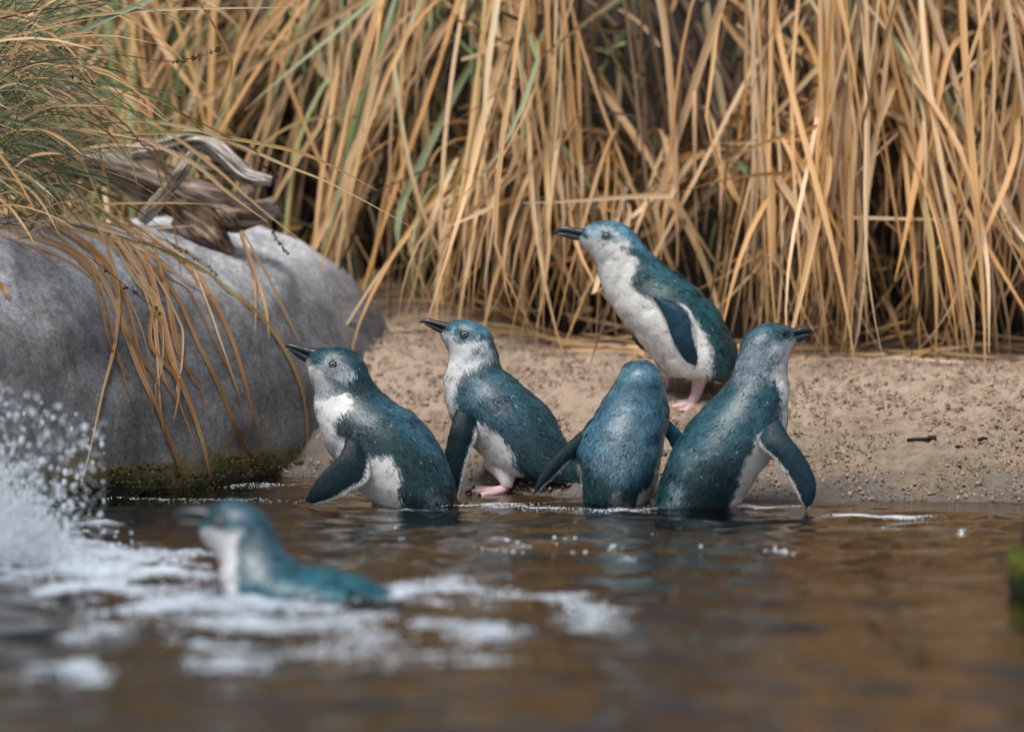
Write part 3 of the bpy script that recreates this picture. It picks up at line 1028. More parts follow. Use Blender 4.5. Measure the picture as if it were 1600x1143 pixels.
class Penguin:
    def __init__(self, label, region, scale, D, base_px):
        self.rx, self.ry, self.k, self.D = region[0], region[1], scale, D
        b = at(self.rx + base_px[0] / scale, self.ry + base_px[1] / scale, D)
        self.root = thing('penguin', label, 'penguin', b, 'little penguins at the water')

    def w(self, px, dep):
        """own pixel space + depth towards the camera -> world"""
        q = at(self.rx + px[..., 0] / self.k, self.ry + px[..., 1] / self.k, self.D)
        q[..., 1] -= dep
        return q

    def close(self, G, col, name, mat, parent=None, extra_uv=None):
        nv, nt = G.shape[:2]
        V = np.concatenate([G.reshape(-1, 3), G[:1].mean(1), G[-1:].mean(1)])
        C = np.concatenate([col.reshape(-1, 3), col[:1].mean(1), col[-1:].mean(1)])
        j = np.arange(nt)
        t0 = np.stack([np.full(nt, nv * nt), (j + 1) % nt, j], -1)
        t1 = np.stack([np.full(nt, nv * nt + 1), (nv - 1) * nt + j, (nv - 1) * nt + (j + 1) % nt], -1)
        Fq = grid_faces(nv, nt)
        Fs = [Fq, np.concatenate([t0, t1])]
        # outward orientation
        n = np.cross(G[nv // 2, 1] - G[nv // 2, 0], G[nv // 2 + 1, 0] - G[nv // 2, 0])
        if np.dot(n, G[nv // 2, 0] - G[nv // 2].mean(0)) < 0:
            Fs = [q[:, ::-1] for q in Fs]
        return mesh(name, V, Fs, mat, parent or self.root, col=C)

    def normals(self, G):
        du = np.gradient(G, axis=0)
        dv = np.roll(G, -1, 1) - np.roll(G, 1, 1)
        n = np.cross(dv, du)
        n /= np.maximum(np.linalg.norm(n, axis=2), 1e-12)[..., None]
        if ((n * (G - G.mean(1, keepdims=True))).sum(-1)).mean() < 0:
            n = -n
        t = du / np.maximum(np.linalg.norm(du, axis=2), 1e-12)[..., None]
        return n, t, np.linalg.norm(np.cross(du, dv), axis=2)

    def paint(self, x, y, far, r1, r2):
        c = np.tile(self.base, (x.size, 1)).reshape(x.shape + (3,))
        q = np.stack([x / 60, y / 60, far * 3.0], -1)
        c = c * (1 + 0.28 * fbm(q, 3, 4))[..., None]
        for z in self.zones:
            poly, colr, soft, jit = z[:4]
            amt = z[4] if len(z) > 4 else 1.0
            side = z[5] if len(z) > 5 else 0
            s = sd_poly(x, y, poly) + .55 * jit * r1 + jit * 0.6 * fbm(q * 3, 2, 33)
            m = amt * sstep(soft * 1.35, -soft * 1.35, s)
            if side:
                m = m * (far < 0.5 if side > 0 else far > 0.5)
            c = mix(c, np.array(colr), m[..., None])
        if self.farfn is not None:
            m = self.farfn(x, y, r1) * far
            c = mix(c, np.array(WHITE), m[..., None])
        return c

    def body(self, VD, b, base, zones, farfn=None, o=None, n_feathers=26000, nv=130, nt=84, lump=0.0022, fl=(0.0042, 0.0095)):
        V2 = [q[:2] for q in VD]
        D2 = [q[2:] for q in VD]
        o = o or [0] * len(VD)
        px, dep, a = loft(V2, D2, b, o, nv, nt)
        self.base, self.zones, self.farfn = np.array(base), zones, farfn
        G = self.w(px, dep)
        n, t, area = self.normals(G)
        G = G + n * (lump * fbm(G * 55, 3, 7))[..., None]
        self.G, self.px, self.n, self.dep = G, px, n, dep
        far = (np.sin(a)[None, :] < 0).astype(float) + np.zeros((nv, 1))
        C = self.paint(px[..., 0], px[..., 1], far, np.zeros(px.shape[:2]), None)
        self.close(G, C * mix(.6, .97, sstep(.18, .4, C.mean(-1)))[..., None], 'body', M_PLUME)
        # overlapping feathers, small on the head and long on the flanks
        pr = (area / area.sum()).ravel()
        s = np.linspace(0, 1, nv)
        dens = np.interp(s, [0, .1, .3, .5, 1], [3.2, 2.6, 1.7, 1.0, .9])
        pr = pr * np.repeat(dens, nt)
        pr /= pr.sum()
        k = rng.choice(nv * nt, n_feathers, p=pr)
        iv, it = k // nt, k % nt
        fu, fv = rng.uniform(0, 1, n_feathers)[:, None], rng.uniform(0, 1, n_feathers)[:, None]
        iv2, it2 = np.minimum(iv + 1, nv - 1), (it + 1) % nt
        bil = lambda A: (A[iv, it] * (1 - fu) + A[iv2, it] * fu) * (1 - fv) + (A[iv, it2] * (1 - fu) + A[iv2, it2] * fu) * fv
        pp, nn_, tt = bil(G), bil(n), bil(t)
        qx = bil(px)
        r1 = rng.uniform(-1, 1, n_feathers)
        cf = self.paint(qx[:, 0], qx[:, 1], far[iv, it], r1, None)
        sv = s[iv]
        L = np.interp(sv, [0, .12, .3, .5, 1], [.0030, .0044, .0062, .0090, .0120]) * rng.uniform(.75, 1.25, n_feathers)
        W = np.interp(sv, [0, .12, .3, .5, 1], [.0013, .0022, .0024, .0025, .0026]) * rng.uniform(.8, 1.2, n_feathers)
        tt = tt + rng.normal(0, .11, tt.shape)
        tt = tt - nn_ * (tt * nn_).sum(1)[:, None]
        tt /= np.maximum(np.linalg.norm(tt, axis=1), 1e-9)[:, None]
        lift = np.interp(sv, [0, .3, 1], [.0003, .0006, .0008]) * rng.uniform(.5, 1.5, n_feathers)
        lum = cf.mean(1)[:, None]
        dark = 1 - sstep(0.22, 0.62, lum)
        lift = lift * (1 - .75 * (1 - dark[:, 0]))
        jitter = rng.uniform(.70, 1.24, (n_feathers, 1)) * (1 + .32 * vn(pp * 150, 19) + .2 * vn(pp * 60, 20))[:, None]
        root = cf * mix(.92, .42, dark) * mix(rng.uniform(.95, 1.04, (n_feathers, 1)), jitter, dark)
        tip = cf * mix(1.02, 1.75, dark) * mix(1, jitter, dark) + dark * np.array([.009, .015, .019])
        # a few pale worn or wet tips
        pale = (rng.uniform(0, 1, n_feathers) < .006)[:, None] * dark
        tip = mix(tip, np.array([.5, .55, .58]), .65 * pale)
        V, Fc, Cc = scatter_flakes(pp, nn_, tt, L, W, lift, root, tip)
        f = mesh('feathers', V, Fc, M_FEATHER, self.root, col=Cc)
        f['kind'] = 'stuff'

    def near(self, ex, ey, sgn=1):
        nt = self.px.shape[1]
        side = self.px[:, 1:nt // 2] if sgn > 0 else self.px[:, nt // 2 + 1:]
        d = (side[..., 0] - ex) ** 2 + (side[..., 1] - ey) ** 2
        i, j = np.unravel_index(np.argmin(d), d.shape)
        j = j + 1 if sgn > 0 else j + nt // 2 + 1
        return self.G[i, j], self.n[i, j]

    def eye(self, ex, ey, r=0.0048, dark=False, both=True):
        for sgn in ((1, -1) if both else (1,)):
            p, n = self.near(ex, ey, sgn)
            n = n * .5 + np.array([0, -.9 * sgn, 0])
            n /= np.linalg.norm(n)
            c = p - n * r * 0.35
            ea = self._ball('eye', c, r, M_BLACK if dark else M_IRIS)
            q = c + n * r * 0.80
            self._ball('pupil', q, r * .52, M_BLACK, ea, n)
            # ring of dark skin
            u = np.cross(n, [0, 0, 1.]); u /= np.linalg.norm(u); v = np.cross(n, u)
            al = np.linspace(0, 2 * math.pi, 24, endpoint=False)
            be = np.linspace(0, 2 * math.pi, 8, endpoint=False)
            cen_ = (u * np.cos(al)[:, None] * 1.12 + v * np.sin(al)[:, None])
            G = c + n * r * .5 + cen_[:, None] * (r * 1.0 + r * .36 * np.cos(be))[None, :, None] + n * (r * .26 * np.sin(be))[None, :, None]
            Fq = grid_faces(24, 8)
            last = np.stack([23 * 8 + np.arange(8), 23 * 8 + (np.arange(8) + 1) % 8, (np.arange(8) + 1) % 8, np.arange(8)], -1)
            mesh('eyelid', G.reshape(-1, 3), np.concatenate([Fq, last]), M_LID, ea)

    def _ball(self, name, c, r, mat, parent=None, flat=None):
        V, Fc = blob(np.zeros(3), np.ones(3), 0, 20, 14)
        if flat is not None:
            V = V - np.outer(V @ flat, flat) * .45
        return mesh(name, c + V * r, Fc, mat, parent or self.root)

    def beak(self, ut, ub, lt, lb, wid=0.0105):
        n = len(ut)
        b = np.interp(np.linspace(0, 1, n), [0, .35, .7, 1], [wid, wid * .75, wid * .5, wid * .18])
        for name, tp, bt in (('upper_bill', ut, ub), ('lower_bill', lt, lb)):
            bb = b[:len(tp)] * (1 if name == 'upper_bill' else .8)
            px, dep, a = loft(bt, tp, bb, [0] * len(tp), 34, 20, 1)
            G = self.w(px, dep)
            self.close(G, np.full(G.shape, .03), name, M_BEAK)

    def flipper(self, Lp, Tp, o, th=0.006, base=(.003, .017, .024), edge=0.80, nfl=4200, label=None):
        n = len(Lp)
        b = np.interp(np.linspace(0, 1, n), [0, .25, .8, 1], [th * 1.5, th, th * .6, th * .25])
        px, dep, a = loft(Lp, Tp, b, o, 64, 40, 1, 0.82)
        G = self.w(px, dep)
        nrm_, t, area = self.normals(G)
        cosa = np.cos(a)[None, :] + np.zeros((64, 1))
        s = np.linspace(0, 1, 64)
        base = np.array(base)
        u0 = fbm(G * 120, 3, 3)

        def colr(ca, sv, u, r):
            m = sstep(edge - .03, edge + .06, ca + .06 * r) * sstep(.08, .2, sv)
            c = base * (1 + .35 * u)[..., None]
            c = mix(c, base * 0.55, (.55 * sstep(.5, .95, sv))[..., None])
            return mix(c, np.array([.68, .71, .73]), m[..., None])
        C = colr(cosa, s[:, None] + np.zeros((1, 40)), u0, 0 * u0)
        o_ = self.close(G, C, 'flipper', M_FLIP)
        if label:
            o_['label'] = label
        pr = area.ravel() / area.sum()
        k = rng.choice(64 * 40, nfl, p=pr)
        iv, it = k // 40, k % 40
        pp = G[iv, it] + t[iv, it] * rng.uniform(0, .003, (nfl, 1)) + rng.normal(0, .0004, (nfl, 3))
        tt = t[iv, it] + rng.normal(0, .12, (nfl, 3))
        # edge feathers sweep out over the trailing edge
        out = (G[:, 0] - G[:, 20])
        out /= np.linalg.norm(out, axis=1)[:, None]
        ce = cosa[iv, it] > edge
        tt = tt + out[iv] * (ce * .5)[:, None]
        nn_ = nrm_[iv, it]
        tt = tt - nn_ * (tt * nn_).sum(1)[:, None]
        tt /= np.maximum(np.linalg.norm(tt, axis=1), 1e-9)[:, None]
        r = rng.uniform(-1, 1, nfl)
        cf = colr(cosa[iv, it], s[iv], u0[iv, it], r * 2)
        lum = cf.mean(1)[:, None]
        dark = 1 - sstep(.2, .5, lum)
        jit = rng.uniform(.75, 1.25, (nfl, 1))
        V, Fc, Cc = scatter_flakes(pp, nn_, tt, rng.uniform(.002, .0042, nfl), rng.uniform(.0009, .0014, nfl), np.full(nfl, .0003), cf * mix(1, .8 * jit, dark), cf * mix(1, 1.35 * jit, dark), .0001)
        f = mesh('flipper_feathers', V, Fc, M_FLIPFEATHER, o_, col=Cc)
        f['kind'] = 'stuff'

    def foot(self, leg, rleg, toes, rtoe=.0052, white=.5):
        P3 = lambda q: self.w(np.array([q[0], q[1]], float), q[2])
        bag_v, bag_f, nn0 = [], [], 0
        V, Fc, _ = tube(np.array([P3(q) for q in leg]), rleg, 16, 20, .08, 3)
        us = np.concatenate([np.repeat(np.linspace(0, 1, 20), 16), [0, 1]])
        lc = mix(np.array([.68, .67, .65]), np.array([.56, .38, .39]), sstep(white - .08, white + .08, us + .08 * fbm(V * 300, 2, 3))[:, None])
        bag_v.append(V); bag_f += [q + nn0 for q in Fc]; nn0 += len(V)
        ends = []
        for tq in toes:
            path = np.array([P3(q) for q in tq])
            V, Fc, _ = tube(path, np.interp(np.linspace(0, 1, len(path)), [0, .5, .85, 1], [rtoe * 1.1, rtoe, rtoe * .95, rtoe * .7]), 12, 18, .1, 5)
            bag_v.append(V); bag_f += [q + nn0 for q in Fc]; nn0 += len(V)
            ends.append((path[-2], path[-1]))
        # web between the toes
        for a_, b_ in zip(toes[:-1], toes[1:]):
            A = cr(np.array([P3(q) for q in a_]), 8)[:7]
            B = cr(np.array([P3(q) for q in b_]), 8)[:7]
            mid = (A + B) / 2
            mid[-2:] = mid[-2:] * .8 + mid[-3] * .2
            G = np.stack([A, mid, B], 1)
            G2 = G - np.array([0, 0, .003])
            V = np.concatenate([G.reshape(-1, 3), G2.reshape(-1, 3)])
            Fq = grid_faces(7, 3, False)
            bag_v.append(V); bag_f += [Fq + nn0, Fq[:, ::-1] + 21 + nn0]; nn0 += len(V)
        by = {}
        for q in bag_f:
            by.setdefault(q.shape[1], []).append(q)
        VV = np.concatenate(bag_v)
        CC = np.tile([.56, .38, .39], (len(VV), 1)) * (1 + .2 * fbm(VV * 200, 2, 4))[:, None]
        CC[:len(lc)] = lc
        fo = mesh('foot', VV, [np.concatenate(q) for q in by.values()], M_FOOT, self.root, col=CC)
        for a_, b_ in ends:
            d = (b_ - a_) / np.linalg.norm(b_ - a_)
            path = np.array([b_ - d * .001, b_ + d * .005 + np.array([0, 0, .001]), b_ + d * .010 - np.array([0, 0, .003])])
            V, Fc, _ = tube(path, [.003, .0024, .0005], 8, 9)
            mesh('claw', V, Fc, M_CLAW, fo)


WHITE = (0.70, 0.71, 0.72)
TEAL = (0.012, 0.045, 0.064)
GRAY = (0.36, 0.41, 0.45)
BW = [.010, .0175, .0235, .027, .029, .0300, .0310, .0335, .039, .047, .055, .061, .065, .068, .069, .068, .063, .055, .042, .026]


def width(n, k=1.0):
    return list(np.interp(np.linspace(0, 1, n), np.linspace(0, 1, len(BW)), BW) * k)


# --- penguin wading beside the boulder
D1 = 6.0
P1 = Penguin('penguin wading nearest the boulder, bill raised, flipper stretched forward into the water', (420, 500), 3.81, D1, (850, 1075))
VD = [(215, 250, 262, 176), (222, 270, 330, 160), (232, 300, 420, 160), (243, 330, 500, 183), (255, 360, 560, 237), (265, 390, 597, 308), (275, 425, 620, 365), (277, 465, 652, 412),
      (276, 510, 702, 458), (284, 570, 768, 500), (300, 635, 843, 550), (325, 705, 915, 612), (360, 775, 980, 690), (410, 850, 1032, 775), (470, 930, 1072, 860), (530, 1000, 1100, 945),
      (590, 1060, 1107, 1020), (650, 1110, 1097, 1085), (720, 1150, 1070, 1140), (800, 1190, 1010, 1185)]
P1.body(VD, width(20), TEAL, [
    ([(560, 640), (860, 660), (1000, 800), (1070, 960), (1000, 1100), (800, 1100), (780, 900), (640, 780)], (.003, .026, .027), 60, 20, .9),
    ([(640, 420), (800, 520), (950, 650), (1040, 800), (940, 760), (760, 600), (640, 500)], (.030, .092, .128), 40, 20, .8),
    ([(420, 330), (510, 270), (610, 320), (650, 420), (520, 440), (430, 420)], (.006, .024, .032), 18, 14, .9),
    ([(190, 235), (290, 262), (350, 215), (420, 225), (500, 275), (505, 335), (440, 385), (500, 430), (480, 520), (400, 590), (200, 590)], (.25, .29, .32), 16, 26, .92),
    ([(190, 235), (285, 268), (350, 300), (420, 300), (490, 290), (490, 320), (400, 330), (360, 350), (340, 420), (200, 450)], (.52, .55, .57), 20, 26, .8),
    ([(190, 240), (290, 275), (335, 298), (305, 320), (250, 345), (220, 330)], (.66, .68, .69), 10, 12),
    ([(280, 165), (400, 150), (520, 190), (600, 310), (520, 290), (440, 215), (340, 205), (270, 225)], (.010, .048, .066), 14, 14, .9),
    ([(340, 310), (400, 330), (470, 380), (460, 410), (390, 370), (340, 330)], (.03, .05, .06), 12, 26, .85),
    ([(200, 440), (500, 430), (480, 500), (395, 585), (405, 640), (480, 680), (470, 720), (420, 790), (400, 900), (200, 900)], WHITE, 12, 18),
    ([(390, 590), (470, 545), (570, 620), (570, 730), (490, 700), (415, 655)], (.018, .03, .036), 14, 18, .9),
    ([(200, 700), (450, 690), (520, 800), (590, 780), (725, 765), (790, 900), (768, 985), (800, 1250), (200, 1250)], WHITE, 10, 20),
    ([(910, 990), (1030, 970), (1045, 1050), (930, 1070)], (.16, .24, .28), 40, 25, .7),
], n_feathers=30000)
P1.eye(388, 255, 0.0039)
P1.beak([(285, 165), (230, 158), (170, 145), (125, 137), (97, 150)], [(300, 238), (235, 206), (170, 182), (120, 166), (94, 160)],
        [(300, 228), (230, 198), (170, 172), (118, 158)], [(275, 260), (210, 246), (165, 216), (123, 180)])
P1.flipper([(470, 680), (440, 770), (370, 840), (310, 905), (265, 975), (240, 1030)], [(600, 740), (612, 850), (592, 930), (500, 980), (420, 1022), (300, 1055)], [.052, .068, .074, .078, .08, .08])

# --- second penguin, standing at the water's edge
foot2 = ground_hit(752, 763)
D2_ = float(foot2[1])
P2 = Penguin('upright penguin standing at the wet edge with its head turned left, pale eye bright', (640, 480), 3.81, D2_, (560, 1070))
VD = [(185, 160, 215, 95), (195, 185, 270, 80), (212, 215, 345, 75), (225, 245, 420, 98), (232, 270, 470, 140), (235, 300, 500, 195), (228, 332, 516, 250), (217, 372, 528, 310),
      (208, 430, 550, 365), (207, 500, 603, 416), (215, 570, 672, 470), (240, 640, 752, 535), (285, 710, 827, 610), (345, 780, 877, 690), (405, 850, 917, 770), (455, 920, 955, 840),
      (530, 975, 1000, 905), (650, 1003, 1040, 975), (780, 1025, 1058, 1030), (900, 1050, 1062, 1062), (1000, 1078, 1050, 1085)]
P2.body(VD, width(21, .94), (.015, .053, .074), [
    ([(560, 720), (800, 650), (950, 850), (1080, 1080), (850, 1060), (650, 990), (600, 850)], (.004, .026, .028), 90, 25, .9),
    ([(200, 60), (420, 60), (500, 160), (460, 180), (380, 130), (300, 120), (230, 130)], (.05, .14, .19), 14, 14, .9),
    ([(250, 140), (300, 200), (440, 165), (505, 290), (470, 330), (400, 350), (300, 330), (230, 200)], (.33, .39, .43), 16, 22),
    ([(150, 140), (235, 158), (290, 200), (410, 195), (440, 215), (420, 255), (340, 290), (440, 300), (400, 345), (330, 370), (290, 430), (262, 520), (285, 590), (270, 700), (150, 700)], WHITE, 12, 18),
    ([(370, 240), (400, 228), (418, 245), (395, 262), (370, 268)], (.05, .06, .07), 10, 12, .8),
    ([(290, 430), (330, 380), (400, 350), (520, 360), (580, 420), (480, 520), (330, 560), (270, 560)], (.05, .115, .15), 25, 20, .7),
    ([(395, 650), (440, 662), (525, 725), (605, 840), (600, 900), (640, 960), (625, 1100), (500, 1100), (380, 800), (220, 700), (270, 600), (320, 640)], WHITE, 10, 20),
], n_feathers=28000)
P2.eye(325, 157, 0.0043)
P2.beak([(240, 92), (190, 82), (140, 72), (95, 65), (58, 82)], [(250, 150), (190, 126), (135, 106), (95, 95), (55, 92)],
        [(245, 140), (185, 118), (130, 98), (85, 86)], [(222, 160), (165, 147), (120, 119), (90, 102)])
P2.flipper([(280, 590), (253, 680), (230, 770), (214, 860), (225, 960), (255, 1080)], [(398, 640), (402, 740), (375, 815), (340, 915), (318, 1000), (290, 1090)], [.046, .060, .064, .066, .066, .064])
P2.foot([(520, 800, -.005), (545, 890, .012), (568, 960, .026), (578, 1020, .034), (578, 1058, .036)], [.020, .026, .018, .0115, .0085], [
    [(572, 1058, .036), (510, 1072, .03), (440, 1074, .02), (400, 1070, .012)],
    [(572, 1060, .036), (500, 1076, .038), (430, 1080, .038), (372, 1080, .038)],
    [(572, 1062, .036), (520, 1082, .048), (460, 1090, .058), (425, 1092, .062)]], white=.85)
P2.foot([(640, 970, -.03), (668, 995, -.03), (690, 1020, -.03)], [.014, .011, .007], [
    [(690, 1022, -.03), (720, 1010, -.04), (640, 1024, -.042)],
    [(690, 1022, -.03), (650, 1030, -.03), (610, 1034, -.03)]])

# --- third penguin, standing on the sand behind
foot3 = ground_hit(1062, 634)
D3 = float(foot3[1]) + .03
P3 = Penguin('penguin standing tall on the dry sand behind the others, white belly and pink foot showing', (840, 330), 3.57, D3, (860, 1090))
VD = [(225, 165, 250, 92), (245, 185, 310, 65), (265, 205, 385, 55), (285, 225, 455, 65), (305, 250, 515, 100), (322, 280, 560, 155), (333, 315, 603, 210), (345, 365, 662, 265),
      (365, 430, 735, 320), (400, 500, 812, 370), (450, 575, 887, 425), (505, 650, 952, 490), (560, 715, 1007, 560), (610, 775, 1052, 640), (650, 830, 1088, 710), (685, 875, 1112, 780),
      (735, 912, 1121, 845), (830, 925, 1114, 890), (930, 925, 1098, 920), (1010, 918, 1085, 937), (1050, 920, 1080, 945)]
P3.body(VD, width(21, .96), (.006, .050, .058), [
    ([(230, 40), (460, 40), (600, 180), (640, 260), (560, 220), (500, 160), (420, 100), (340, 95), (250, 100)], (.06, .175, .245), 20, 14, .95),
    ([(270, 90), (340, 88), (440, 110), (500, 150), (480, 180), (350, 170), (270, 140)], (.27, .37, .43), 14, 14),
    ([(180, 150), (300, 150), (345, 172), (420, 150), (490, 145), (512, 190), (490, 220), (545, 250), (540, 310), (512, 390), (540, 432), (630, 470), (700, 560), (750, 620), (860, 590), (905, 650), (952, 725), (957, 850), (930, 900), (920, 990), (600, 990), (300, 700), (180, 300)], (.72, .72, .70), 12, 16),
    ([(455, 185), (490, 190), (490, 205), (460, 205)], (.06, .08, .1), 10, 8, .85),
    ([(345, 105), (400, 105), (412, 140), (375, 155), (345, 140)], (.03, .045, .055), 8, 8, .9),
    ([(510, 390), (560, 380), (650, 450), (640, 480), (560, 440)], (.018, .03, .034), 12, 12, .9),
    ([(600, 220), (740, 320), (880, 420), (800, 440), (640, 360), (560, 300)], (.016, .082, .105), 30, 15, .7),
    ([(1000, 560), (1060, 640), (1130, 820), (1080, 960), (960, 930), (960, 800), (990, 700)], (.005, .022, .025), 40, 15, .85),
], n_feathers=27000)
P3.eye(378, 128, 0.0040)
P3.beak([(268, 95), (215, 92), (165, 81), (122, 87), (96, 120)], [(300, 148), (240, 138), (180, 128), (130, 119), (92, 135)],
        [(296, 140), (230, 128), (170, 118), (112, 118)], [(252, 163), (200, 161), (155, 147), (110, 133)])
P3.flipper([(630, 465), (690, 545), (725, 640), (755, 720), (805, 800), (870, 875), (928, 913)], [(700, 480), (800, 505), (855, 570), (863, 650), (876, 730), (905, 820), (947, 908)], [.045, .060, .066, .068, .066, .062, .058], base=(.012, .045, .075))
P3.flipper([(540, 650), (533, 690), (545, 735), (585, 780), (645, 814)], [(660, 640), (650, 690), (655, 740), (660, 780), (658, 818)], [-.045, -.056, -.06, -.06, -.058], base=(.04, .05, .055), edge=2.0)
P3.foot([(900, 880, .030), (895, 935, .032), (882, 1000, .032), (858, 1056, .032)], [.018, .0115, .0080, .0085], [
    [(860, 1058, .032), (815, 1066, .022), (770, 1068, .012), (735, 1072, .006)],
    [(860, 1062, .032), (800, 1076, .034), (760, 1084, .034), (735, 1090, .034)],
    [(860, 1066, .032), (840, 1084, .046), (820, 1096, .054), (806, 1102, .058)]], .0062, white=.3)
P3.foot([(735, 880, -.030), (722, 930, -.032), (716, 990, -.032)], [.017, .0115, .008], [
    [(716, 995, -.032), (670, 1005, -.04), (630, 1010, -.045)],
    [(716, 1000, -.032), (660, 1015, -.03), (615, 1022, -.03)]], .006)

# --- fourth penguin, seen from behind
D4 = 5.99
P4 = Penguin('penguin seen from behind in the water, left flipper held out, scaly blue back', (820, 540), 4.396, D4, (650, 1085))
VD = [(775, 108, 822, 103), (715, 122, 880, 122), (668, 165, 922, 172), (640, 215, 944, 220), (614, 265, 957, 270), (575, 320, 968, 325), (535, 380, 980, 385), (495, 445, 990, 445),
      (455, 510, 985, 510), (418, 562, 974, 565), (385, 622, 962, 622), (362, 680, 956, 680), (356, 740, 946, 740), (358, 800, 935, 800), (368, 860, 920, 865), (380, 920, 900, 930),
      (388, 980, 872, 990), (394, 1040, 842, 1060), (405, 1100, 805, 1115), (450, 1165, 740, 1165)]
BW4 = [.006, .020, .029, .033, .035, .037, .040, .045, .051, .056, .060, .063, .065, .066, .067, .067, .064, .057, .046, .026]
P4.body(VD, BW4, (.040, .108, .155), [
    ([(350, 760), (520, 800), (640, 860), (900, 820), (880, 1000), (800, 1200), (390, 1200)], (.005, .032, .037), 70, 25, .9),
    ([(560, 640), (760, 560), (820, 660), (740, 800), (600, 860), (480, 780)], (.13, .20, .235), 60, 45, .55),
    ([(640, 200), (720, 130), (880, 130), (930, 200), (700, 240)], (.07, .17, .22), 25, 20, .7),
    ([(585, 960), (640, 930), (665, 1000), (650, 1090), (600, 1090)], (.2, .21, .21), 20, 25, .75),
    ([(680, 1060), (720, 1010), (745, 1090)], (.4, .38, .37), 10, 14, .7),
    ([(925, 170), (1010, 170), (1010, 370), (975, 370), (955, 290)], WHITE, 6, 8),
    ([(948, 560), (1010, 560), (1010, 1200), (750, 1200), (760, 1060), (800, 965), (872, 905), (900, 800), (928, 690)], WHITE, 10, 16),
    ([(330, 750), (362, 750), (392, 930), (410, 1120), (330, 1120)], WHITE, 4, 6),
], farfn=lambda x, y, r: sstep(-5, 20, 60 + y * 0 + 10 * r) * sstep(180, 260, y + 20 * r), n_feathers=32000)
P4.flipper([(395, 575), (275, 682), (172, 788), (105, 880), (72, 965)], [(362, 748), (275, 818), (195, 900), (135, 952), (90, 990)], [.01, .012, .014, .016, .02], base=(.007, .026, .036), edge=.84)
P4.flipper([(960, 490), (1020, 545), (1068, 592), (1100, 660)], [(945, 590), (985, 645), (1012, 695), (1060, 730)], [-.005, -.01, -.015, -.02], base=(.03, .13, .18), edge=2.0)
# its bill points away from the camera
hd = P4.w(np.array([800., 230.]), -.03)
for nm, dz, r0 in (('upper_bill', .002, .009), ('lower_bill', -.006, .0075)):
    path = np.array([hd + [0, -.004, dz], hd + [.004, .02, dz + .001], hd + [.008, .042, dz - .001], hd + [.010, .052, dz - .006 if dz > 0 else dz]])
    V, Fc, _ = tube(path, [r0, r0 * .75, r0 * .45, r0 * .15], 14, 20)
    mesh(nm, V, Fc, M_BEAK, P4.root)

# --- fifth penguin, looking right
D5 = 5.92
P5 = Penguin('penguin looking right with a hooked dark bill, broad flipper spread towards the viewer', (1000, 490), 3.573, D5, (300, 1100))
VD = [(880, 155, 845, 80), (862, 185, 790, 62), (848, 215, 720, 55), (838, 245, 655, 75), (828, 275, 605, 115), (823, 305, 573, 170), (822, 340, 550, 232), (828, 380, 530, 298),
      (831, 430, 503, 362), (828, 490, 450, 428), (824, 560, 387, 494), (818, 630, 322, 562), (800, 690, 262, 632), (770, 740, 212, 705), (735, 790, 174, 780), (690, 850, 146, 855),
      (645, 915, 122, 935), (600, 985, 100, 1015), (560, 1055, 82, 1100), (525, 1115, 84, 1155), (470, 1175, 130, 1195)]
P5.body(VD, width(21, 1.0), (.013, .054, .073), [
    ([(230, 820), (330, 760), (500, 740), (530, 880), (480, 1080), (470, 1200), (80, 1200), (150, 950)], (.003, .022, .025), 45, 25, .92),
    ([(260, 640), (400, 500), (560, 400), (700, 420), (640, 560), (480, 640), (300, 740)], (.015, .074, .100), 50, 25, .8),
    ([(500, 360), (560, 200), (640, 110), (780, 160), (770, 300), (740, 370), (620, 360)], (.15, .19, .225), 25, 30, .9),
    ([(600, 100), (680, 60), (850, 70), (850, 130), (760, 140), (660, 130)], (.05, .125, .165), 18, 14, .9),
    ([(740, 150), (850, 135), (900, 160), (850, 230), (770, 260), (720, 210)], (.36, .42, .46), 16, 22, .9),
    ([(900, 150), (850, 150), (810, 185), (770, 260), (725, 310), (748, 365), (778, 430), (788, 500), (768, 580), (830, 700), (950, 700), (950, 150)], WHITE, 12, 20),
    ([(730, 210), (760, 205), (770, 225), (740, 235)], (.07, .09, .11), 12, 14, .7),
    ([(755, 85), (850, 85), (842, 120), (790, 140), (765, 125)], (.010, .035, .045), 12, 8, .95),
    ([(655, 630), (632, 720), (592, 770), (547, 880), (542, 950), (492, 1050), (485, 1250), (900, 1250), (900, 640), (770, 590)], WHITE, 9, 16),
    ([(190, 930), (240, 930), (240, 1000), (170, 1040)], (.2, .28, .32), 35, 25, .75),
    ([(250, 740), (420, 730), (330, 770), (250, 850)], (.12, .2, .23), 30, 25, .6),
], farfn=lambda x, y, r: sstep(0, 60, x - (620 - .28 * y) + 15 * r) * sstep(180, 260, y), n_feathers=32000)
P5.eye(800, 108, .0042, True)
P5.beak([(832, 82), (870, 76), (905, 68), (942, 73), (971, 104)], [(850, 122), (880, 119), (915, 113), (945, 109), (974, 115)],
        [(852, 112), (885, 110), (920, 106), (955, 108)], [(872, 160), (895, 157), (920, 144), (949, 120)])
P5.flipper([(765, 575), (822, 668), (882, 745), (937, 842), (962, 930), (948, 1010), (915, 1046)], [(645, 630), (652, 708), (735, 785), (797, 866), (850, 957), (880, 1020), (905, 1047)], [.040, .060, .068, .072, .074, .074, .072], base=(.008, .030, .046), edge=.86)

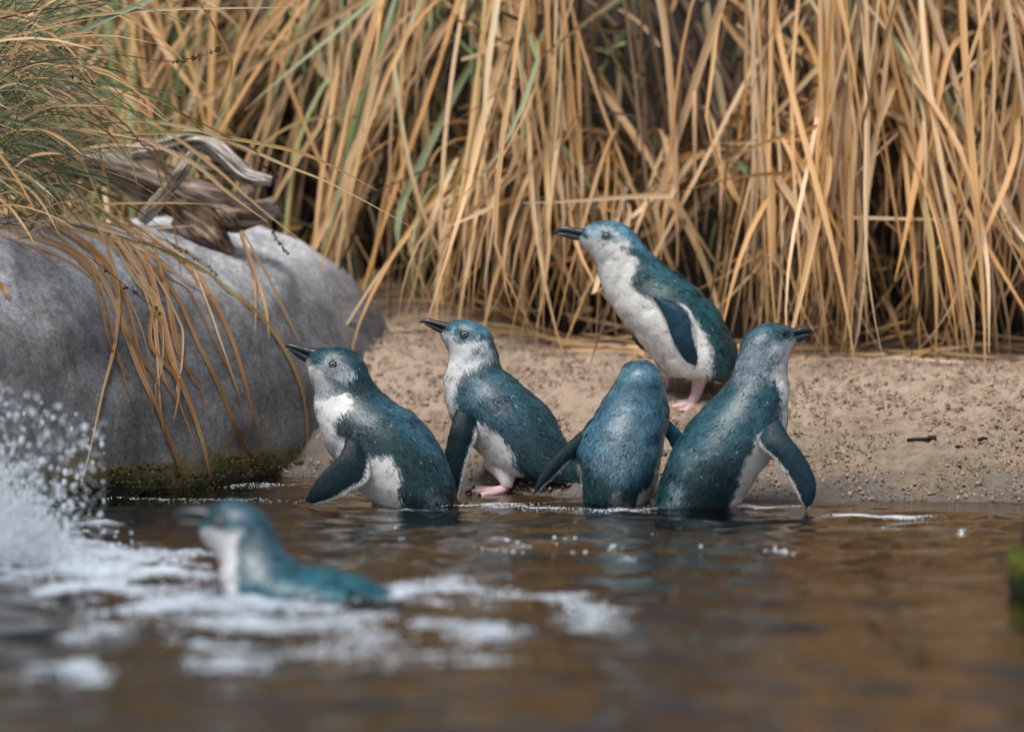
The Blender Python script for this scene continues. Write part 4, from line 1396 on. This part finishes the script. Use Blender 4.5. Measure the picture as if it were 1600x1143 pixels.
# --- sixth penguin, swimming in front, out of focus
D6 = 4.93
P6 = Penguin('blurred penguin swimming in front amid the foam, head up, back barely above the water', (240, 760), 3.81, D6, (800, 600))
VD = [(280, 250, 310, 140), (285, 285, 370, 105), (300, 315, 460, 88), (320, 345, 560, 105), (345, 370, 640, 155), (365, 395, 692, 222), (385, 432, 732, 300), (400, 482, 776, 372),
      (410, 550, 825, 430), (422, 640, 885, 466), (475, 720, 965, 484), (585, 780, 1065, 498), (725, 808, 1165, 522), (885, 808, 1255, 552), (1055, 788, 1335, 584), (1205, 748, 1405, 620), (1340, 700, 1450, 655)]
P6.body(VD, list(np.interp(np.linspace(0, 1, 17), np.linspace(0, 1, 20), BW)), (.016, .105, .150), [
    ([(330, 70), (600, 70), (760, 300), (820, 430), (640, 440), (560, 260), (440, 200)], (.035, .095, .14), 30, 20, .9),
    ([(480, 320), (620, 250), (700, 420), (600, 520), (520, 560), (500, 430)], (.16, .21, .24), 30, 20, .85),
    ([(250, 240), (400, 232), (540, 232), (500, 310), (505, 420), (505, 560), (540, 800), (350, 800), (250, 400)], WHITE, 14, 12),
    ([(310, 120), (440, 120), (445, 190), (410, 240), (360, 220), (330, 190)], (.012, .05, .06), 14, 8, .9),
], n_feathers=8000)
P6.eye(392, 195, .0045)
P6.beak([(335, 122), (270, 114), (205, 120), (150, 136), (112, 168)], [(330, 200), (270, 196), (220, 194), (170, 194), (110, 196)],
        [(320, 192), (260, 186), (210, 186), (160, 187)], [(300, 250), (250, 242), (205, 234), (145, 214)], .016)
P6.flipper([(1120, 560), (1200, 575), (1300, 600), (1400, 635), (1460, 655)], [(1120, 640), (1210, 655), (1300, 662), (1400, 668), (1455, 668)], [.035, .06, .075, .085, .09], base=(.015, .06, .075), edge=2, nfl=800)

# ------------------------------------------------------------------ foam, splash, drops
def domes(cx, cy, cz, r, flat, nseg=7):
    """many small half bubbles at once"""
    a = np.linspace(0, 2 * math.pi, nseg, endpoint=False)
    ring0 = np.stack([np.cos(a), np.sin(a), a * 0 - .15], -1)
    ring1 = np.stack([.72 * np.cos(a), .72 * np.sin(a), a * 0 + .68], -1)
    tpl = np.concatenate([ring0, ring1, [[0, 0, 1.]]])
    j = np.arange(nseg)
    q = np.stack([j, (j + 1) % nseg, nseg + (j + 1) % nseg, nseg + j], -1)
    t = np.stack([nseg + j, nseg + (j + 1) % nseg, np.full(nseg, 2 * nseg)], -1)
    n = len(cx)
    sc_ = np.stack([r, r, r * flat], -1)
    V = tpl[None] * sc_[:, None, :] + np.stack([cx, cy, cz], -1)[:, None]
    k = np.arange(n)[:, None, None] * len(tpl)
    return V.reshape(-1, 3), [(q[None] + k).reshape(-1, 4), (t[None] + k).reshape(-1, 3)]


def ypx_to_D(py):
    return 6.0 * 685.0 / (np.asarray(py, float) - 100)


def blobs_px(cx, cy, sx, sy, n):
    return np.stack([rng.normal(cx, sx, n), rng.normal(cy, sy, n)], -1)


def foam_density(px, py):
    """how much froth floats where, by churned patch"""
    d = 0
    for cx, cy, sx, sy, w in ((20, 855, 130, 42, 1.15), (170, 902, 170, 30, .95), (420, 935, 200, 20, .8), (330, 985, 260, 32, .62), (720, 935, 130, 22, .55),
                              (660, 1010, 170, 26, .5), (925, 968, 62, 22, 1.1), (752, 1003, 60, 16, .75), (140, 1068, 50, 16, .95), (60, 1064, 70, 14, .55), (350, 1050, 70, 12, .5), (690, 1040, 80, 12, .45),
                              (1010, 850, 190, 30, .12), (560, 822, 130, 22, .12), (900, 799, 330, 6, .26), (700, 860, 160, 26, .14)):
        d = d + w * np.exp(-((px - cx) / sx) ** 2 - ((py - cy) / sy) ** 2)
    return d


fx, fy = np.arange(-.80, .50, .0036), np.arange(4.0, 5.98, .0044)
X, Y = np.meshgrid(fx, fy)
pxg, pyg = 800 + F * X / Y, 100 + 6.0 * 685.0 / Y
dens = np.clip(foam_density(pxg, pyg), 0, 1.2)
q = np.stack([X, Y, X * 0], -1)
nz = fbm(q * np.array([13, 24, 1]), 4, 51) * .75 + .25 * fbm(q * np.array([60, 90, 1]), 2, 53)
alpha = sstep(.36, 1.0, dens + .75 * nz) * sstep(.06, .2, dens) * (.55 + .45 * sstep(-.5, .6, fbm(q * np.array([32, 50, 1]), 3, 59)))
hgt = wave(X, Y) + .0006 + alpha * (.0022 + .0016 * fbm(q * 170, 2, 57) + .0040 * np.clip(fbm(q * 45, 2, 58), 0, 1))
Vs = np.stack([X, Y, hgt], -1).reshape(-1, 3)
Fs_ = grid_faces(len(fy), len(fx), False)
am = alpha.ravel()
Fs_ = Fs_[am[Fs_].max(1) > .02]
use = np.unique(Fs_)
mp_ = np.full(len(Vs), -1)
mp_[use] = np.arange(len(use))
M_FROTH, nt, p = newmat('froth')
p.inputs['Base Color'].default_value = (.50, .58, .67, 1)  # white froth, with the blue of sky and shade put into its colour
p.inputs['Roughness'].default_value = .4
a = N(nt, 'ShaderNodeAttribute', attribute_name='cover')
tr = N(nt, 'ShaderNodeBsdfTransparent')
ms = N(nt, 'ShaderNodeMixShader')
nt.links.new(a.outputs['Fac'], ms.inputs['Fac'])
nt.links.new(tr.outputs[0], ms.inputs[1])
nt.links.new(p.outputs[0], ms.inputs[2])
nt.links.new(ms.outputs[0], nt.nodes['Material Output'].inputs['Surface'])
o = mesh('froth', Vs[use], mp_[Fs_], M_FROTH, extra={'cover': am[use] * .88})
o['kind'] = 'stuff'
# loose bubbles round the froth
ib = rng.choice(len(am), 7000, p=np.clip(am + .02 * (dens.ravel() > .3), 0, 1) / np.clip(am + .02 * (dens.ravel() > .3), 0, 1).sum())
xq, Dq = Vs[ib, 0] + rng.normal(0, .006, 7000), Vs[ib, 1] + rng.normal(0, .008, 7000)
extra = []
for cx, cy, sx, sy, n in (
                          (1340, 811, 17, 1.0, 900), (1408, 815, 24, .8, 900), (1185, 798, 22, 1.0, 500), (1240, 796, 10, .8, 250), (1075, 790, 16, .7, 160), (840, 797, 26, 1.6, 420), (760, 790, 40, 1.4, 380), (965, 799, 34, 1.2, 420),
                          (985, 880, 6, 3, 14), (960, 862, 8, 2, 14), (1225, 866, 12, 3, 24), (545, 776, 12, 1.4, 160), (508, 779, 9, 1.2, 140), (300, 784, 80, 1.5, 300), (400, 766, 28, 2, 200), (1505, 838, 2.5, 1.5, 30), (1385, 828, 4, 3, 16)):
    q = blobs_px(cx, cy, sx, sy, n)
    D_ = ypx_to_D(q[:, 1])
    extra.append(np.stack([(q[:, 0] - 800) / F * D_, D_], -1))
ex = np.concatenate(extra)
big = len(xq)
xq, Dq = np.concatenate([xq, ex[:, 0]]), np.concatenate([Dq, ex[:, 1]])
rr = rng.uniform(.0007, .0026, len(xq)) * np.where(np.arange(len(xq)) < big, 1, .8)
rr = np.where(Dq > 5.6, rng.uniform(.0003, .0008, len(xq)), rr)
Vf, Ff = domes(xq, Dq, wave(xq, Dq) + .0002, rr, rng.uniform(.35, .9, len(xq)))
o = mesh('foam', Vf, Ff, M_FOAM, col=np.tile([.58, .65, .72], (len(Vf), 1)))  # bubbles tinted blue-grey as well, sky and shade painted into white foam
o['kind'] = 'stuff'
# splash thrown up against the boulder at the left
n = 9000
h = rng.exponential(1.0, n)
sx = rng.normal(0, 1, n)
py = 860 - np.clip(h * 36, 0, 240) + rng.normal(0, 12, n)
pxs = 10 + sx * (48 - .10 * (860 - py)) + rng.normal(0, 12, n)
spray = rng.uniform(0, 1, n) < .13
pxs = np.where(spray, rng.uniform(-60, 165, n), pxs)
py = np.where(spray, rng.uniform(600, 900, n) + np.clip(pxs, 0, 300) * .35, py)
Ds = rng.normal(5.32, .16, n)
rs = np.clip(rng.exponential(.00085, n) + .0004, 0, .0042)
pw = at(pxs, py, 1.0)
dx, dy, dz = ray(pxs, py)
kk = Ds / dy
C0 = np.stack([dx * kk, Ds, H + dz * kk], -1)
ok = C0[:, 2] > 0.0
C0, rs = C0[ok], rs[ok]
Vd, (Fq, Ft) = blob(np.zeros(3), np.ones(3), 0, 7, 5)
el = np.stack([rs, rs, rs * rng.uniform(1, 1.5, len(rs))], -1)
V = (Vd[None] * el[:, None] + C0[:, None]).reshape(-1, 3)
k = np.arange(len(rs))[:, None, None] * len(Vd)
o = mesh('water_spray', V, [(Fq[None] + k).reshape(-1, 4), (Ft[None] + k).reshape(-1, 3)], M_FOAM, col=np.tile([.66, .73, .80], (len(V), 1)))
o['kind'] = 'stuff'

# ------------------------------------------------------------------ litter on the sand
n = 19000
x = rng.uniform(-.42, .95, n)
d = rng.uniform(.0, .62, n)
y = shore(x) + d
cl = fbm(np.stack([x * 20, y * 20, x * 0], -1), 3, 3)
keep = cl > -.35
x, y, d = x[keep], y[keep], d[keep]
r = np.clip(rng.exponential(.0009, len(x)) + .0007, 0, .0042)
z = ground0(x, y) + .003
V, Fs = domes(x, y, z, r, rng.uniform(.6, 1.0, len(x)), 5)
V = V + rng.normal(0, .0004, V.shape)
cc = np.where((rng.uniform(0, 1, len(x)) < .72)[:, None], np.array([[.31, .235, .17]]), np.array([[.16, .115, .08]])) * rng.uniform(.7, 1.3, (len(x), 1))
cc = np.repeat(cc, 11, 0)
o = mesh('sand_crumbs', V, Fs, M_LITTER, col=cc, smooth=False)
o['kind'] = 'stuff'


def twig(px0, py0, L, r, label, seed):
    p = ground_hit(px0, py0)
    rs_ = np.random.default_rng(seed)
    n = 6
    u = np.linspace(-.5, .5, n)
    path = np.stack([p[0] + u * L, p[1] + .1 * u * L + rs_.normal(0, L * .02, n), np.zeros(n)], -1)
    path[:, 2] = ground0(path[:, 0], path[:, 1]) + r * .8 + rs_.uniform(0, r * .6, n) + .003
    V, Fc, uv = tube(path, rs_.uniform(.5, 1.3, n) * r, 9, 30, .35, seed)
    o = mesh('twig', V, Fc, M_LITTER, col=np.tile([.018, .013, .011], (len(V), 1)))
    tag(o, label, 'twig')


twig(1440, 693, .043, .0028, 'short crooked black twig on the damp sand right of the spread flipper', 2)
twig(1535, 692, .014, .0026, 'small black lump of twig lying near the right edge of the sand', 5)
twig(1498, 704, .012, .0016, 'tiny dark twig scrap below and between the larger ones on the sand', 9)


def dry_leaf(px0, py0, L, W, an, c, label):
    p = ground_hit(px0, py0)
    u = np.linspace(-.5, .5, 9)
    pts = np.stack([p[0] + u * L * math.cos(an), p[1] + u * L * math.sin(an), u * 0], -1)
    pts[:, 2] = ground0(pts[:, 0], pts[:, 1]) + .006 + .006 * (u + .5) ** 2
    V, Fc, C = ribbon(pts, W, np.array(c), np.array(c) * .8, .6, np.array([0, -.7, 1.]), .1)
    # give it a thickness
    V2 = np.concatenate([V, V - [0, 0, .0008]])
    o = mesh('dry_leaf', V2, np.concatenate([Fc, Fc[:, ::-1] + len(V)]), M_BLADE, col=np.concatenate([C, C]))
    tag(o, label, 'leaf')


dry_leaf(830, 531, .022, .008, -.7, (.5, .24, .05), 'small curled orange leaf on the sand above the second penguin')
dry_leaf(985, 548, .060, .012, .35, (.55, .29, .07), 'long orange dry leaf lying before the standing penguin')
for px_, py_, L_, an_, lab in ((700, 505, .05, .5, 'pale straw scrap on the sand just above the second penguin'), (1330, 600, .022, -.3, 'short straw bit on open sand, nearest the spread flipper'),
                               (1120, 672, .014, .9, 'tiny straw bit on the damp sand between the last two penguins'), (1545, 610, .026, .2, 'thin straw lying on the upper sand by the right edge')):
    dry_leaf(px_, py_, L_, .0026, an_, (.5, .37, .22), lab)
dry_leaf(1412, 563, .03, .005, .1, (.5, .36, .2), 'pale straw scrap on the sand crest at the right')

# ------------------------------------------------------------------ mossy stake at the right edge, out of focus
Ds_ = 4.95
stk = thing('mossy_stake', 'dark mossy stake standing in the water at the right edge', 'stake', at(1606, 925, Ds_))
path = pxpath([(1616, 985), (1615, 930), (1614, 870), (1615, 830), (1616, 800)], Ds_)
V, Fc, uv = tube(path, [.017, .016, .0125, .011, .010], 16, 40, .2, 4)
mesh('post', V, Fc, M_LITTER, stk, col=np.tile([.03, .026, .02], (len(V), 1)))
bag = Bag()
for k in range(900):
    u = random.random()
    an = random.uniform(0, 2 * math.pi)
    c = at(1600 + 20 * math.cos(an) * (.8 + .4 * random.random()), random.gauss(893, 18), Ds_ + .018 * math.sin(an))
    cc = mix(np.array([.02, .03, .012]), np.array([.14, .16, .03]), float(sstep(910, 868, np.array(c[2] * 0 + (893 - (c[2] - at(1600, 893, Ds_)[2]) * F / Ds_)))))
    blob_add(bag, c, np.array([.003, .003, .003]) * random.uniform(.5, 1.3), cc * random.uniform(.7, 1.3))
o = bag.build('moss', M_MOSS, stk)
o['kind'] = 'stuff'
